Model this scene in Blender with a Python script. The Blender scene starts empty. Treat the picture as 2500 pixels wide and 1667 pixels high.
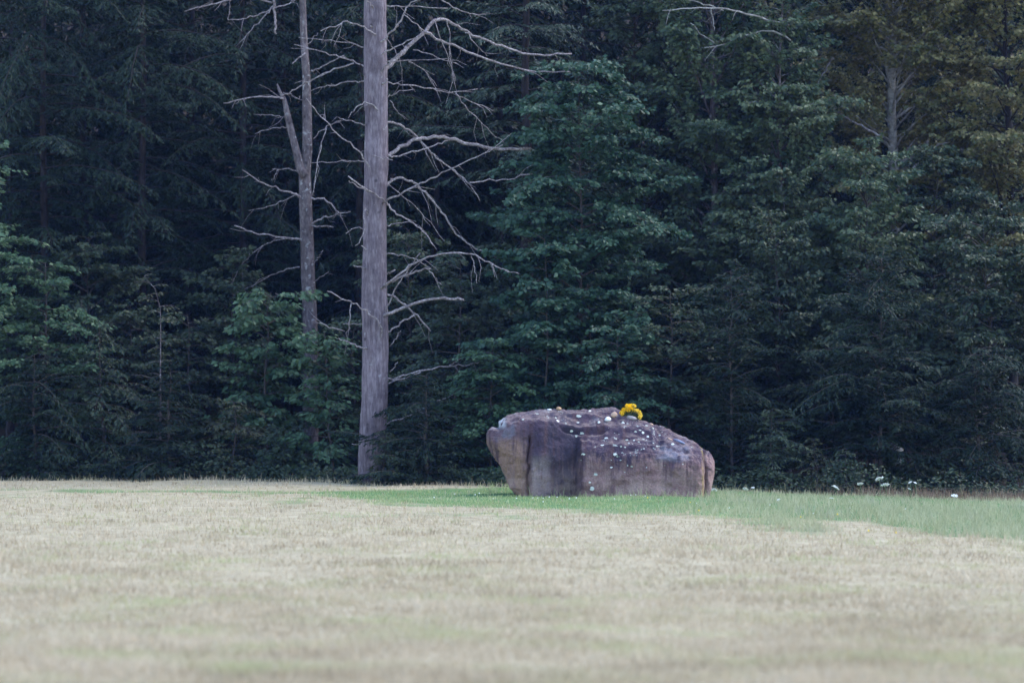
import bpy, math, random
import numpy as np
from mathutils import Vector
from mathutils.bvhtree import BVHTree

S = bpy.context.scene
COL = S.collection
PI = math.pi

# ------------------------------------------------------------------ camera
F = 9230.8                       # focal length in photograph pixels (2500 px wide)
CAMZ = 1.6
TILT = math.atan((960 - 833.5) / F)
cam_d = bpy.data.cameras.new('camera')
cam_d.sensor_width = 36.0
cam_d.lens = 36.0 * F / 2500
cam_d.clip_end = 2000
cam_d.dof.use_dof = True
cam_d.dof.focus_distance = 60.5
cam_d.dof.aperture_fstop = 2.0
cam = bpy.data.objects.new('camera', cam_d)
cam.location = (0, 0, CAMZ)
cam.rotation_euler = (PI / 2 + TILT, 0, 0)
COL.objects.link(cam)
S.camera = cam

# ------------------------------------------------------------------ sky, sun, exposure
SUN_EL, SUN_AZ = math.radians(50), math.radians(72)     # azimuth measured clockwise from +Y
W = bpy.data.worlds.new('World')
S.world = W
W.use_nodes = True
nt = W.node_tree
nt.nodes.clear()
sky = nt.nodes.new('ShaderNodeTexSky')
sky.sky_type = 'NISHITA'
sky.sun_disc = False
sky.sun_elevation = SUN_EL
sky.sun_rotation = SUN_AZ
sky.air_density = 1.0
sky.dust_density = 0.6
sky.ozone_density = 1.0
bg = nt.nodes.new('ShaderNodeBackground')
bg.inputs['Strength'].default_value = 0.15
wo = nt.nodes.new('ShaderNodeOutputWorld')
nt.links.new(sky.outputs[0], bg.inputs[0])
nt.links.new(bg.outputs[0], wo.inputs[0])

sd = bpy.data.lights.new('sun', 'SUN')
sd.energy = 0.8
sd.angle = math.radians(40)
sd.color = (1.0, 0.91, 0.82)
sun = bpy.data.objects.new('sun', sd)
dv = Vector((math.sin(SUN_AZ) * math.cos(SUN_EL), math.cos(SUN_AZ) * math.cos(SUN_EL), math.sin(SUN_EL)))
sun.rotation_euler = dv.to_track_quat('Z', 'Y').to_euler()
COL.objects.link(sun)

S.view_settings.view_transform = 'Standard'
S.view_settings.look = 'None'
S.view_settings.exposure = 2.06
S.view_settings.gamma = 1.0
S.view_settings.use_curve_mapping = False
S.render.engine = 'CYCLES'
cy = S.cycles
cy.max_bounces = 5
cy.diffuse_bounces = 3
cy.glossy_bounces = 2
cy.transmission_bounces = 3
cy.volume_bounces = 0
cy.transparent_max_bounces = 4
cy.caustics_reflective = False
cy.caustics_refractive = False
cy.use_denoising = True
cy.denoiser = 'OPENIMAGEDENOISE'
cy.use_adaptive_sampling = False

# ------------------------------------------------------------------ helpers
ct, st = math.cos(TILT), math.sin(TILT)


def at(px, py, Y):
    """World point at depth Y seen at photograph pixel px, py."""
    u, v = (px - 1250) / F, -(py - 833.5) / F
    dy, dz = ct - v * st, st + v * ct
    k = Y / dy
    return np.array((u * k, Y, CAMZ + dz * k))


def sstep(a, b, x):
    t = np.clip((np.asarray(x, float) - a) / (b - a), 0, 1)
    return t * t * (3 - 2 * t)


def vnoise(P, freq, seed):
    """Smooth value noise on points (n,3)."""
    rs = np.random.RandomState(seed)
    G = rs.rand(32, 32, 32)
    q = P * freq + 100.0
    i = np.floor(q).astype(int); f = q - i; f = f * f * (3 - 2 * f)
    o = 0
    for dx in (0, 1):
        for dy in (0, 1):
            for dz in (0, 1):
                w = (f[:, 0] if dx else 1 - f[:, 0]) * (f[:, 1] if dy else 1 - f[:, 1]) * (f[:, 2] if dz else 1 - f[:, 2])
                o = o + w * G[(i[:, 0] + dx) % 32, (i[:, 1] + dy) % 32, (i[:, 2] + dz) % 32]
    return o * 2 - 1


EX = [-40, -10, -6, -2.5, 0, 3, 9, 40]
EY = [74, 70.6, 69.6, 66.6, 65.2, 64.2, 63.6, 61]


def edge(x):
    return np.interp(x, EX, EY)


def gz(x, y):
    x = np.asarray(x, float); y = np.asarray(y, float)
    z = -0.010 * np.clip(x, 0, 12) - 0.020 * np.clip(x - 2.5, 0, 9.5) + 0.018 * np.sin(x * 0.9 + y * 0.31) * np.sin(y * 0.23 + 1.0) + 0.010 * np.sin(x * 2.3 - y * 0.7)
    return z - 0.28 * sstep(0.0, 4.0, y - edge(x))


def mesh_from(name, V, loops, starts, smooth=False, mats=(), midx=None):
    me = bpy.data.meshes.new(name)
    V = np.asarray(V, np.float32); loops = np.asarray(loops, np.int32); starts = np.asarray(starts, np.int32)
    me.vertices.add(len(V)); me.vertices.foreach_set('co', V.ravel())
    me.loops.add(len(loops)); me.loops.foreach_set('vertex_index', loops)
    me.polygons.add(len(starts)); me.polygons.foreach_set('loop_start', starts)
    tot = np.diff(np.append(starts, len(loops))).astype(np.int32)
    me.polygons.foreach_set('loop_total', tot)
    for m in mats: me.materials.append(m)
    if midx is not None: me.polygons.foreach_set('material_index', np.asarray(midx, np.int32))
    if smooth: me.polygons.foreach_set('use_smooth', np.ones(len(starts), bool))
    me.update(calc_edges=True)
    me.validate()
    return me


def tri_mesh(name, V, T, smooth=False, mats=(), midx=None):
    T = np.asarray(T, np.int32)
    return mesh_from(name, V, T.ravel(), np.arange(len(T)) * T.shape[1], smooth, mats, midx)


class MB:
    """Collects tubes and other pieces into one mesh."""
    def __init__(self):
        self.v, self.f, self.n = [], [], 0

    def add(self, V, Fs):
        V = np.asarray(V, float)
        self.v.append(V)
        self.f += [tuple(i + self.n for i in f) for f in Fs]
        self.n += len(V)

    def tube(self, P, R, sides=6, cap=True, flare=None):
        P = np.asarray(P, float); n = len(P)
        R = np.broadcast_to(np.asarray(R, float), (n,))
        T = np.gradient(P, axis=0)
        T /= np.linalg.norm(T, axis=1)[:, None] + 1e-9
        ref = np.array((0.31, 0.95, 0.05)) if abs(T[0][2]) > 0.8 else np.array((0, 0, 1.0))
        V = []
        a = np.arange(sides) * 2 * PI / sides
        for i in range(n):
            U = np.cross(T[i], ref); U /= np.linalg.norm(U) + 1e-9
            W_ = np.cross(T[i], U)
            V.append(P[i] + R[i] * (np.cos(a)[:, None] * U + np.sin(a)[:, None] * W_))
        Fs = []
        for i in range(n - 1):
            for j in range(sides):
                k = (j + 1) % sides
                Fs.append((i * sides + j, i * sides + k, (i + 1) * sides + k, (i + 1) * sides + j))
        if cap:
            Fs.append(tuple(range(sides - 1, -1, -1)))
            Fs.append(tuple((n - 1) * sides + j for j in range(sides)))
        self.add(np.concatenate(V), Fs)

    def mesh(self, name, mat, smooth=True):
        V = np.concatenate(self.v)
        loops = [i for f in self.f for i in f]
        ln = np.array([len(f) for f in self.f])
        starts = np.concatenate(([0], np.cumsum(ln)[:-1]))
        return mesh_from(name, V, loops, starts, smooth, (mat,))


def ob(name, me, parent=None, loc=None, rot=None):
    o = bpy.data.objects.new(name, me)
    COL.objects.link(o)
    if parent: o.parent = parent
    if loc is not None: o.location = loc
    if rot is not None: o.rotation_euler = rot
    return o


def tag(o, label=None, cat=None, group=None, kind=None):
    if label: o['label'] = label
    if cat: o['category'] = cat
    if group: o['group'] = group
    if kind: o['kind'] = kind
    return o


def thing(name, label, cat, loc, group=None, rz=0):
    o = ob(name, None, None, loc, (0, 0, rz))
    o.empty_display_size = 0.1
    return tag(o, label, cat, group)


def copy_tree(o, parent=None):
    c = o.copy(); COL.objects.link(c)
    if parent: c.parent = parent
    for ch in list(o.children):
        copy_tree(ch, c)
    return c


# ------------------------------------------------------------------ materials
def mat_new(name):
    m = bpy.data.materials.new(name); m.use_nodes = True
    n = m.node_tree; n.nodes.clear()
    out = n.nodes.new('ShaderNodeOutputMaterial')
    return m, n, out


def N(n, t, **kw):
    x = n.nodes.new(t)
    for k, v in kw.items():
        if k.startswith('_'): setattr(x, k[1:], v)
        else: x.inputs[k].default_value = v
    return x


def ramp(n, fac, stops, interp='LINEAR'):
    r = n.nodes.new('ShaderNodeValToRGB')
    r.color_ramp.interpolation = interp
    el = r.color_ramp.elements
    while len(el) < len(stops): el.new(0.5)
    for e, (p, c) in zip(el, stops):
        e.position = p; e.color = tuple(c) + ((1,) if len(c) == 3 else ())
    n.links.new(fac, r.inputs[0])
    return r.outputs[0]


def mixc(n, fac, a, b, mode='MIX'):
    m = n.nodes.new('ShaderNodeMix'); m.data_type = 'RGBA'; m.blend_type = mode
    for s, v in ((m.inputs[0], fac), (m.inputs[6], a), (m.inputs[7], b)):
        if hasattr(v, 'links') or hasattr(v, 'is_linked'): n.links.new(v, s)
        else: s.default_value = v if not isinstance(v, tuple) else (tuple(v) + (1,))[:4]
    return m.outputs[2]


def leaf_mat(name, cols, trans=0.25, rough=0.55, scale=0.7, spec=0.3):
    """Foliage: each leaf its own tint, plus slow drift of hue through the plant."""
    m, n, out = mat_new(name)
    g = N(n, 'ShaderNodeNewGeometry')
    tc = N(n, 'ShaderNodeTexCoord')
    nz = N(n, 'ShaderNodeTexNoise', Scale=scale, Detail=2.0)
    n.links.new(tc.outputs['Object'], nz.inputs['Vector'])
    a = N(n, 'ShaderNodeMath', _operation='MULTIPLY_ADD'); a.inputs[1].default_value = 0.55
    n.links.new(g.outputs['Random Per Island'], a.inputs[0])
    b = N(n, 'ShaderNodeMath', _operation='MULTIPLY_ADD'); b.inputs[1].default_value = 1.2; b.inputs[2].default_value = -0.38
    n.links.new(nz.outputs['Fac'], b.inputs[0])
    n.links.new(b.outputs[0], a.inputs[2])
    k = len(cols) - 1
    c = ramp(n, a.outputs[0], [(i / k, cc) for i, cc in enumerate(cols)])
    p = N(n, 'ShaderNodeBsdfPrincipled', Roughness=rough)
    p.inputs['Specular IOR Level'].default_value = spec
    n.links.new(c, p.inputs['Base Color'])
    t = N(n, 'ShaderNodeBsdfTranslucent')
    n.links.new(c, t.inputs['Color'])
    mx = N(n, 'ShaderNodeMixShader', Fac=trans)
    n.links.new(p.outputs[0], mx.inputs[1]); n.links.new(t.outputs[0], mx.inputs[2])
    n.links.new(mx.outputs[0], out.inputs[0])
    return m


def bark_mat(name, c0, c1, c2, sx=9, sz=1.6, bump=0.5, patch=None):
    m, n, out = mat_new(name)
    tc = N(n, 'ShaderNodeTexCoord')
    mp = N(n, 'ShaderNodeMapping'); mp.inputs['Scale'].default_value = (sx, sx, sz)
    n.links.new(tc.outputs['Object'], mp.inputs[0])
    nz = N(n, 'ShaderNodeTexNoise', Scale=2.0, Detail=6.0, Roughness=0.65)
    n.links.new(mp.outputs[0], nz.inputs['Vector'])
    c = ramp(n, nz.outputs['Fac'], [(0.3, c0), (0.5, c1), (0.72, c2)])
    n4 = N(n, 'ShaderNodeTexNoise', Scale=2.6, Detail=5.0, Roughness=0.7)
    n.links.new(tc.outputs['Object'], n4.inputs['Vector'])
    f4 = ramp(n, n4.outputs['Fac'], [(0.34, (0.62, 0.60, 0.62)), (0.5, (1, 1, 1)), (0.68, (1.25, 1.25, 1.28))])
    c = mixc(n, 1.0, c, f4, 'MULTIPLY')
    vk = N(n, 'ShaderNodeTexVoronoi', Scale=3.4)
    n.links.new(tc.outputs['Object'], vk.inputs['Vector'])
    c = mixc(n, ramp(n, vk.outputs['Distance'], [(0.07, (.8, .8, .8)), (0.13, (0, 0, 0))]), c, tuple(q * .6 for q in c0))
    if patch:
        n2 = N(n, 'ShaderNodeTexNoise', Scale=patch[1], Detail=4.0)
        n.links.new(tc.outputs['Object'], n2.inputs['Vector'])
        f = ramp(n, n2.outputs['Fac'], [(patch[2], (0, 0, 0)), (patch[2] + 0.08, (1, 1, 1))])
        c = mixc(n, f, c, patch[0])
    p = N(n, 'ShaderNodeBsdfPrincipled', Roughness=0.85)
    p.inputs['Specular IOR Level'].default_value = 0.2
    n.links.new(c, p.inputs['Base Color'])
    bp = N(n, 'ShaderNodeBump', Strength=bump, Distance=0.03)
    n.links.new(nz.outputs['Fac'], bp.inputs['Height'])
    n.links.new(bp.outputs[0], p.inputs['Normal'])
    n.links.new(p.outputs[0], out.inputs[0])
    return m


def plain_mat(name, c, rough=0.7, var=0.25, scale=20, bump=0.0, spec=0.3):
    m, n, out = mat_new(name)
    tc = N(n, 'ShaderNodeTexCoord')
    nz = N(n, 'ShaderNodeTexNoise', Scale=scale, Detail=4.0)
    n.links.new(tc.outputs['Object'], nz.inputs['Vector'])
    lo = tuple(x * (1 - var) for x in c); hi = tuple(min(1, x * (1 + var)) for x in c)
    cc = ramp(n, nz.outputs['Fac'], [(0.3, lo), (0.7, hi)])
    p = N(n, 'ShaderNodeBsdfPrincipled', Roughness=rough)
    p.inputs['Specular IOR Level'].default_value = spec
    n.links.new(cc, p.inputs['Base Color'])
    if bump:
        bp = N(n, 'ShaderNodeBump', Strength=bump, Distance=0.01)
        n.links.new(nz.outputs['Fac'], bp.inputs['Height']); n.links.new(bp.outputs[0], p.inputs['Normal'])
    n.links.new(p.outputs[0], out.inputs[0])
    return m


M = {}
M['pine_bark'] = bark_mat('pine_bark', (0.070, 0.054, 0.064), (0.142, 0.112, 0.130), (0.235, 0.198, 0.220), 12, 2.2, 0.7,
                          ((0.30, 0.29, 0.31), 6.0, 0.66))
M['grey_bark'] = bark_mat('grey_bark', (0.05, 0.038, 0.042), (0.11, 0.088, 0.092), (0.21, 0.18, 0.18), 10, 4, 0.6,
                          ((0.28, 0.27, 0.28), 9.0, 0.60))
M['dead_wood'] = bark_mat('dead_wood', (0.085, 0.066, 0.070), (0.205, 0.172, 0.178), (0.42, 0.385, 0.39), 14, 14, 0.4)
M['dark_bark'] = bark_mat('dark_bark', (0.012, 0.010, 0.010), (0.024, 0.019, 0.019), (0.048, 0.039, 0.038), 10, 2.5, 0.6)
M['twig_bark'] = bark_mat('twig_bark', (0.030, 0.023, 0.021), (0.058, 0.047, 0.043), (0.105, 0.090, 0.085), 14, 14, 0.3)
M['pale_bark'] = bark_mat('pale_bark', (0.13, 0.12, 0.115), (0.26, 0.24, 0.23), (0.42, 0.40, 0.385), 6, 9, 0.3)

M['maple'] = leaf_mat('maple_leaf', [(0.014, 0.040, 0.024), (0.026, 0.064, 0.037), (0.044, 0.092, 0.054), (0.105, 0.175, 0.110)], 0.25)
M['shrub'] = leaf_mat('shrub_leaf', [(0.020, 0.048, 0.022), (0.040, 0.084, 0.040), (0.076, 0.136, 0.070), (0.150, 0.225, 0.125)], 0.25)
M['birch'] = leaf_mat('birch_leaf', [(0.024, 0.052, 0.031), (0.050, 0.084, 0.048), (0.092, 0.122, 0.062), (0.170, 0.195, 0.105)], 0.25)
M['beech'] = leaf_mat('beech_leaf', [(0.048, 0.070, 0.034), (0.110, 0.118, 0.050), (0.195, 0.170, 0.070), (0.290, 0.235, 0.105)], 0.25)
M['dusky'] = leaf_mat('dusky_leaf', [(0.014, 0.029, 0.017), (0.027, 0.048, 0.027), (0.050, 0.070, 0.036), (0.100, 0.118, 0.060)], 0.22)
M['hemlock'] = leaf_mat(spec=.1, name='hemlock_needles', cols= [(0.006, 0.014, 0.009), (0.012, 0.023, 0.015), (0.021, 0.035, 0.022), (0.042, 0.062, 0.038)], trans=0.12)
M['hemlock_olive'] = leaf_mat('hemlock_olive_needles', [(0.018, 0.027, 0.014), (0.032, 0.042, 0.020), (0.052, 0.058, 0.027), (0.085, 0.082, 0.038)], 0.15)
M['pine'] = leaf_mat('pine_needles', [(0.022, 0.042, 0.028), (0.040, 0.062, 0.040), (0.062, 0.085, 0.054)], 0.12)


# ------------------------------------------------------------------ ground
def green_amount(x, y):
    """0 = dry stubble, 1 = green turf."""
    yl = np.interp(x, [-9, -5.0, -4.2, -3.2, -1.65, .14, 2.36, 3.75, 5.6, 9, 30], [64, 62.2, 60.2, 56.6, 52.6, 50.9, 49.4, 47.2, 44.6, 42, 24])
    yu = np.interp(x, [-9, -5.0, -3, -1.6, -.6, .4, 1], [64, 62.0, 62.3, 63.0, 64.4, 66, 70])
    x = np.asarray(x, float); y = np.asarray(y, float)
    q = np.stack([x.ravel() * 1.0, y.ravel() * .45, 0 * x.ravel()], 1)
    w = (1.9 * vnoise(q, 0.9, 51) + 1.1 * vnoise(q, 2.6, 52) + .7 * vnoise(q, 6.5, 53)).reshape(x.shape)
    return sstep(-2.0, 2.6, y - yl + 2.3 * w) * (1 - sstep(-0.7, 0.7, y - yu + w * 0.3))


def axis(parts):
    return np.unique(np.concatenate([np.arange(a, b, s) for a, b, s in parts]))


gx = axis([(-300, -40, 20), (-40, -14, 2.0), (-14, 14, 0.35), (14, 40, 2.0), (40, 301, 20)])
gy = axis([(-200, 0, 20), (0, 16, 2.0), (16, 76, 0.35), (76, 90, 1.0), (90, 301, 15)])
GX, GY = np.meshgrid(gx, gy)
GZ = gz(GX, GY)
V = np.stack([GX, GY, GZ], -1).reshape(-1, 3)
nx, ny = len(gx), len(gy)
ii, jj = np.meshgrid(np.arange(nx - 1), np.arange(ny - 1))
a = (jj * nx + ii).ravel()
Q = np.stack([a, a + 1, a + nx + 1, a + nx], 1)

m, n, out = mat_new('field_ground')
at_g = N(n, 'ShaderNodeAttribute', _attribute_name='turf')
at_w = N(n, 'ShaderNodeAttribute', _attribute_name='woods')
tc = N(n, 'ShaderNodeTexCoord')
nz = N(n, 'ShaderNodeTexNoise', Scale=3.0, Detail=8.0, Roughness=0.7)
n.links.new(tc.outputs['Object'], nz.inputs['Vector'])
tan = ramp(n, nz.outputs['Fac'], [(0.3, (0.20, 0.165, 0.10)), (0.55, (0.36, 0.31, 0.205)), (0.75, (0.45, 0.40, 0.28))])
grn = ramp(n, nz.outputs['Fac'], [(0.3, (0.06, 0.115, 0.04)), (0.7, (0.13, 0.22, 0.085))])
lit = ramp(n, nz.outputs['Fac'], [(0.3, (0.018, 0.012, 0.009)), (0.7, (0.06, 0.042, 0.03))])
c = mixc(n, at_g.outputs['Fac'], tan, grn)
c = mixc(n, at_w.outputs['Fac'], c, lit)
p = N(n, 'ShaderNodeBsdfPrincipled', Roughness=0.95)
p.inputs['Specular IOR Level'].default_value = 0.1
n.links.new(c, p.inputs['Base Color'])
bp = N(n, 'ShaderNodeBump', Strength=0.6, Distance=0.05)
n.links.new(nz.outputs['Fac'], bp.inputs['Height']); n.links.new(bp.outputs[0], p.inputs['Normal'])
n.links.new(p.outputs[0], out.inputs[0])
M['ground'] = m
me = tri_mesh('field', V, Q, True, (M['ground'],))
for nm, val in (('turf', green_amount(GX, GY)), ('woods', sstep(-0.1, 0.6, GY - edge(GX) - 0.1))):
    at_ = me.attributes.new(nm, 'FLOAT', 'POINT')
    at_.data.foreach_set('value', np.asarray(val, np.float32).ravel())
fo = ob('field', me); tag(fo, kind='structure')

# made-up hill added behind the forest edge to block the sky
hx = np.arange(-120, 121, 4.0); hy = np.arange(78, 190, 3.0)
HX, HY = np.meshgrid(hx, hy)
HZ = -0.6 + 0.42 * (HY - 78) + 0.5 * np.sin(HX * 0.21) * np.sin(HY * 0.17) - 0.0 * HX
HZ = np.minimum(HZ, 30 + 0.05 * (HY - 150))
V = np.stack([HX, HY, HZ], -1).reshape(-1, 3)
nx, ny = len(hx), len(hy)
ii, jj = np.meshgrid(np.arange(nx - 1), np.arange(ny - 1))
a = (jj * nx + ii).ravel()
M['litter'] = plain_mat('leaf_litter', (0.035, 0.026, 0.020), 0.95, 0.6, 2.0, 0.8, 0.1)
ho = ob('sky_block_hill', tri_mesh('sky_block_hill', V, np.stack([a, a + 1, a + nx + 1, a + nx], 1), True, (M['litter'],)))
tag(ho, kind='structure')

# thin blue air added to turn the dark gaps of the wood navy
hm = bpy.data.materials.new('haze'); hm.use_nodes = True
hn = hm.node_tree; hn.nodes.clear()
hv = hn.nodes.new('ShaderNodeVolumePrincipled')
hv.inputs['Color'].default_value = (0.22, 0.38, 1.0, 1)
hv.inputs['Density'].default_value = 0.00017
hv.inputs['Anisotropy'].default_value = 0.2
hq = hn.nodes.new('ShaderNodeOutputMaterial'); hn.links.new(hv.outputs[0], hq.inputs['Volume'])
hb = np.array([(x, y, z) for x in (-310, 310) for y in (-210, 310) for z in (-2.5, 60)], float)
hz_o = ob('haze', mesh_from('haze', hb, [0, 1, 3, 2, 4, 6, 7, 5, 0, 4, 5, 1, 2, 3, 7, 6, 0, 2, 6, 4, 1, 5, 7, 3], [0, 4, 8, 12, 16, 20], False, (hm,)))
tag(hz_o, 'thin blue haze added over the field to tint the dark wood navy', None, None, 'stuff')

# ------------------------------------------------------------------ boulder
BY = 59.0
B0 = at(1466, 1216, BY)
B0[2] = float(gz(B0[0], BY))
# px : bottom, shelf, shoulder, top (photo rows) and depths of each, back top, back
cols = [
    (1187.5, 1078, 1073, 1066, 1060, .62, .60, .62, .66, .74, .76),
    (1191, 1088, 1076, 1061, 1050, .55, .48, .52, .64, .84, .86),
    (1200, 1104, 1080, 1056, 1044, .45, .35, .42, .62, .96, 1.0),
    (1220, 1126, 1086, 1046, 1026, .38, .24, .34, .60, 1.15, 1.2),
    (1236, 1165, 1090, 1036, 1011, .36, .17, .28, .60, 1.3, 1.35),
    (1258, 1200, 1096, 1030, 1003, .32, .12, .22, .62, 1.4, 1.5),
    (1290, 1222, 1096, 1024, 1002, .26, .09, .20, .66, 1.5, 1.6),
    (1320, 1222, 1098, 1024, 1001, .20, .08, .20, .70, 1.5, 1.65),
    (1350, 1222, 1100, 1028, 1000, .21, .13, .22, .74, 1.5, 1.7),
    (1380, 1222, 1100, 1044, 999, .26, .20, .30, .78, 1.5, 1.7),
    (1409, 1222, 1100, 1050, 998, .30, .26, .34, .80, 1.5, 1.7),
    (1419, 1222, 1103, 1051, 998, .03, .02, .34, .80, 1.5, 1.7),
    (1450, 1222, 1105, 1052, 997, .0, .0, .38, .84, 1.5, 1.7),
    (1500, 1222, 1106, 1040, 999, .0, .0, .42, .86, 1.5, 1.7),
    (1530, 1222, 1107, 1040, 1012, .0, .0, .42, .84, 1.45, 1.65),
    (1562, 1222, 1108, 1044, 1027, .0, .01, .42, .78, 1.4, 1.6),
    (1600, 1222, 1113, 1062, 1040, .0, .03, .36, .76, 1.35, 1.6),
    (1636, 1222, 1118, 1076, 1051, .0, .04, .32, .76, 1.3, 1.6),
    (1674, 1222, 1124, 1091, 1069, .03, .06, .28, .76, 1.3, 1.55),
    (1700, 1222, 1128, 1101, 1083, .06, .10, .26, .74, 1.3, 1.5),
    (1713, 1222, 1134, 1108, 1090, .17, .18, .34, .76, 1.3, 1.5),
    (1717, 1222, 1138, 1112, 1093, .42, .44, .54, .80, 1.3, 1.5),
    (1731, 1205, 1142, 1120, 1102, .50, .50, .62, .86, 1.25, 1.4),
    (1740, 1172, 1146, 1128, 1114, .66, .62, .70, .90, 1.2, 1.3),
    (1745, 1152, 1146, 1134, 1124, .84, .82, .86, .94, 1.06, 1.1),
]
cols = np.array(cols, float)
CN = 300
cx = np.concatenate([np.linspace(1187.5, 1200, 14)[:-1], np.linspace(1200, 1700, 246)[:-1], np.linspace(1700, 1745, 44)])
CI = np.stack([np.interp(cx, cols[:, 0], cols[:, k]) for k in range(cols.shape[1])], 1)
# soften the column-to-column interpolation, except at the step and the groove
ker = np.array([1, 3, 4, 3, 1.0]); ker /= ker.sum()
for k in range(1, CI.shape[1]):
    s = np.convolve(np.pad(CI[:, k], 2, 'edge'), ker, 'valid')
    keep = (np.abs(cx - 1414) < 8) | (np.abs(cx - 1715) < 5)
    CI[:, k] = np.where(keep, CI[:, k], s)
MR = 170
rings = []
for r in CI:
    px, bo, sh, so, to, d0, d1, d2, d3, d4, d5 = r
    def zz(py, d): return at(px, py, BY + d)[2]
    zb = zz(bo, d0)
    zt = zz(to, d3)
    P = np.array([(d0 + 0.02, zb - 0.02), (d0, zb), ((d0 + d1) / 2, zz((bo + sh) / 2, (d0 + d1) / 2)), (d1, zz(sh, d1)),
                  ((d1 + d2) / 2 - 0.015, zz((sh * .55 + so * .45), (d1 + d2) / 2)), (d2, zz(so, d2)), ((d2 + d3) / 2, (zz(so, d2) + zt) / 2 + 0.01 * (d3 - d2)),
                  (d3, zt), ((d3 + d4) / 2, zt - 0.03 * (d4 - d3)), (d4, zt - 0.22 * (d4 - d3) - 0.02), (d5, zb + (zt - zb) * 0.5), (d5 - 0.05 * (d5 - d0), zb + 0.02), ((d0 + d5) / 2, zb - 0.06 * (d5 - d0))])
    for _ in range(2):          # Chaikin smoothing of the closed section
        Qn = np.roll(P, -1, 0)
        P = np.stack([0.78 * P + 0.22 * Qn, 0.22 * P + 0.78 * Qn], 1).reshape(-1, 2)
    # fixed parameterisation: corresponding samples between sections
    tpar = np.linspace(0, len(P), MR, endpoint=False)
    Pc = np.vstack([P, P[:1]])
    yy = np.interp(tpar, np.arange(len(P) + 1), Pc[:, 0]); z2 = np.interp(tpar, np.arange(len(P) + 1), Pc[:, 1])
    xw = (px - 1250) / F * (BY + np.minimum(yy, 0.8))
    rings.append(np.stack([xw, BY + yy, z2], 1))
R_ = np.array(rings)                                     # CN x MR x 3
CN = len(R_)


Vb = R_.reshape(-1, 3)
qi = []
I, J = np.meshgrid(np.arange(CN - 1), np.arange(MR), indexing='ij')
J2 = (J + 1) % MR
Qb = np.stack([I * MR + J, (I + 1) * MR + J, (I + 1) * MR + J2, I * MR + J2], -1).reshape(-1, 4)


def vnormals(V, Q):
    fn = np.cross(V[Q[:, 2]] - V[Q[:, 0]], V[Q[:, 3]] - V[Q[:, 1]])
    vn = np.zeros_like(V)
    for k in range(4): np.add.at(vn, Q[:, k], fn)
    return vn / (np.linalg.norm(vn, axis=1)[:, None] + 1e-12)


Nb = vnormals(Vb, Qb)
cen = Vb.mean(0)
if ((Vb - cen) * Nb).sum(1).mean() < 0:
    Nb = -Nb; Qb = Qb[:, ::-1]
bpx = 1250 + F * Vb[:, 0] / Vb[:, 1]
rowp = 960 + F * (CAMZ - Vb[:, 2]) / Vb[:, 1]
taper = np.minimum(sstep(0, 10, np.arange(CN)), sstep(0, 10, CN - 1 - np.arange(CN))).repeat(MR)
d = 0.020 * vnoise(Vb, 3.1, 1) + 0.014 * vnoise(Vb, 7.5, 2) + 0.012 * vnoise(Vb, 15, 3) + 0.008 * vnoise(Vb, 31, 4) + 0.022 * np.round(2.2 * vnoise(Vb * np.array((1, 1, 1.6)), 4.3, 14)) / 2.2
Vs = Vb * np.array((0.55, 0.55, 5.0)); Vs[:, 2] += 0.25 * Vb[:, 0]
strata = vnoise(Vs, 3.2, 7)
topish = sstep(0.25, 0.8, Nb[:, 2])
d += 0.022 * np.clip(strata, -0.6, 0.6) * topish + 0.006 * strata
front = sstep(0.1, 0.5, -Nb[:, 1])
# vertical runnels on the face
Vr = Vb * np.array((5.0, 1.0, 0.5))
d += 0.010 * vnoise(Vr, 1.7, 9) * front
# long crack down the nose
ckx = np.interp(rowp, [1058, 1085, 1105, 1130, 1140, 1160, 1200, 1212], [1293, 1292, 1288, 1285, 1292, 1285, 1286, 1288])
ck = np.exp(-((bpx - ckx) / 3.0) ** 2) * sstep(1055, 1075, rowp) * (1 - sstep(1206, 1214, rowp)) * front
d -= 0.085 * ck
# side of the crack nearer the nose stands proud
d += 0.03 * front * sstep(30, 0, np.abs(bpx - 1272)) * (bpx < ckx) * sstep(1080, 1120, rowp)
# overhanging lip below the top ledge
lip_y = np.interp(bpx, [1365, 1385, 1410, 1450, 1470, 1500], [1034, 1042, 1046, 1046, 1042, 1038])
lipm = sstep(1362, 1385, bpx) * (1 - sstep(1465, 1492, bpx)) * sstep(-0.2, 0.1, -Nb[:, 1] + 0.3)
d += lipm * (0.05 * np.exp(-((rowp - lip_y) / 4.0) ** 2) - 0.065 * np.exp(-((rowp - lip_y - 10) / 5.0) ** 2)) * (Vb[:, 1] < BY + 0.8)
# ridge that parts the lichen face from the sloping shoulder
rx = np.interp(rowp, [1030, 1060, 1095], [1586, 1592, 1598])
d += (0.03 * np.exp(-((bpx - rx) / 5.0) ** 2) - 0.05 * np.exp(-((bpx - rx - 14) / 9.0) ** 2)) * sstep(1028, 1040, rowp) * (1 - sstep(1088, 1104, rowp)) * (Vb[:, 1] < BY + 0.75)
# lump low on the face
d += 0.05 * np.exp(-((bpx - 1432) / 11.0) ** 2 - ((rowp - 1178) / 14.0) ** 2) * front
# groove that splits off the lobe at the end
d -= (0.10 * np.exp(-((bpx - 1722) / 2.6) ** 2)) * sstep(1086, 1100, rowp) * (Vb[:, 1] < BY + 0.95)
d += 0.03 * np.exp(-((bpx - 1708) / 8.0) ** 2) * front
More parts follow.
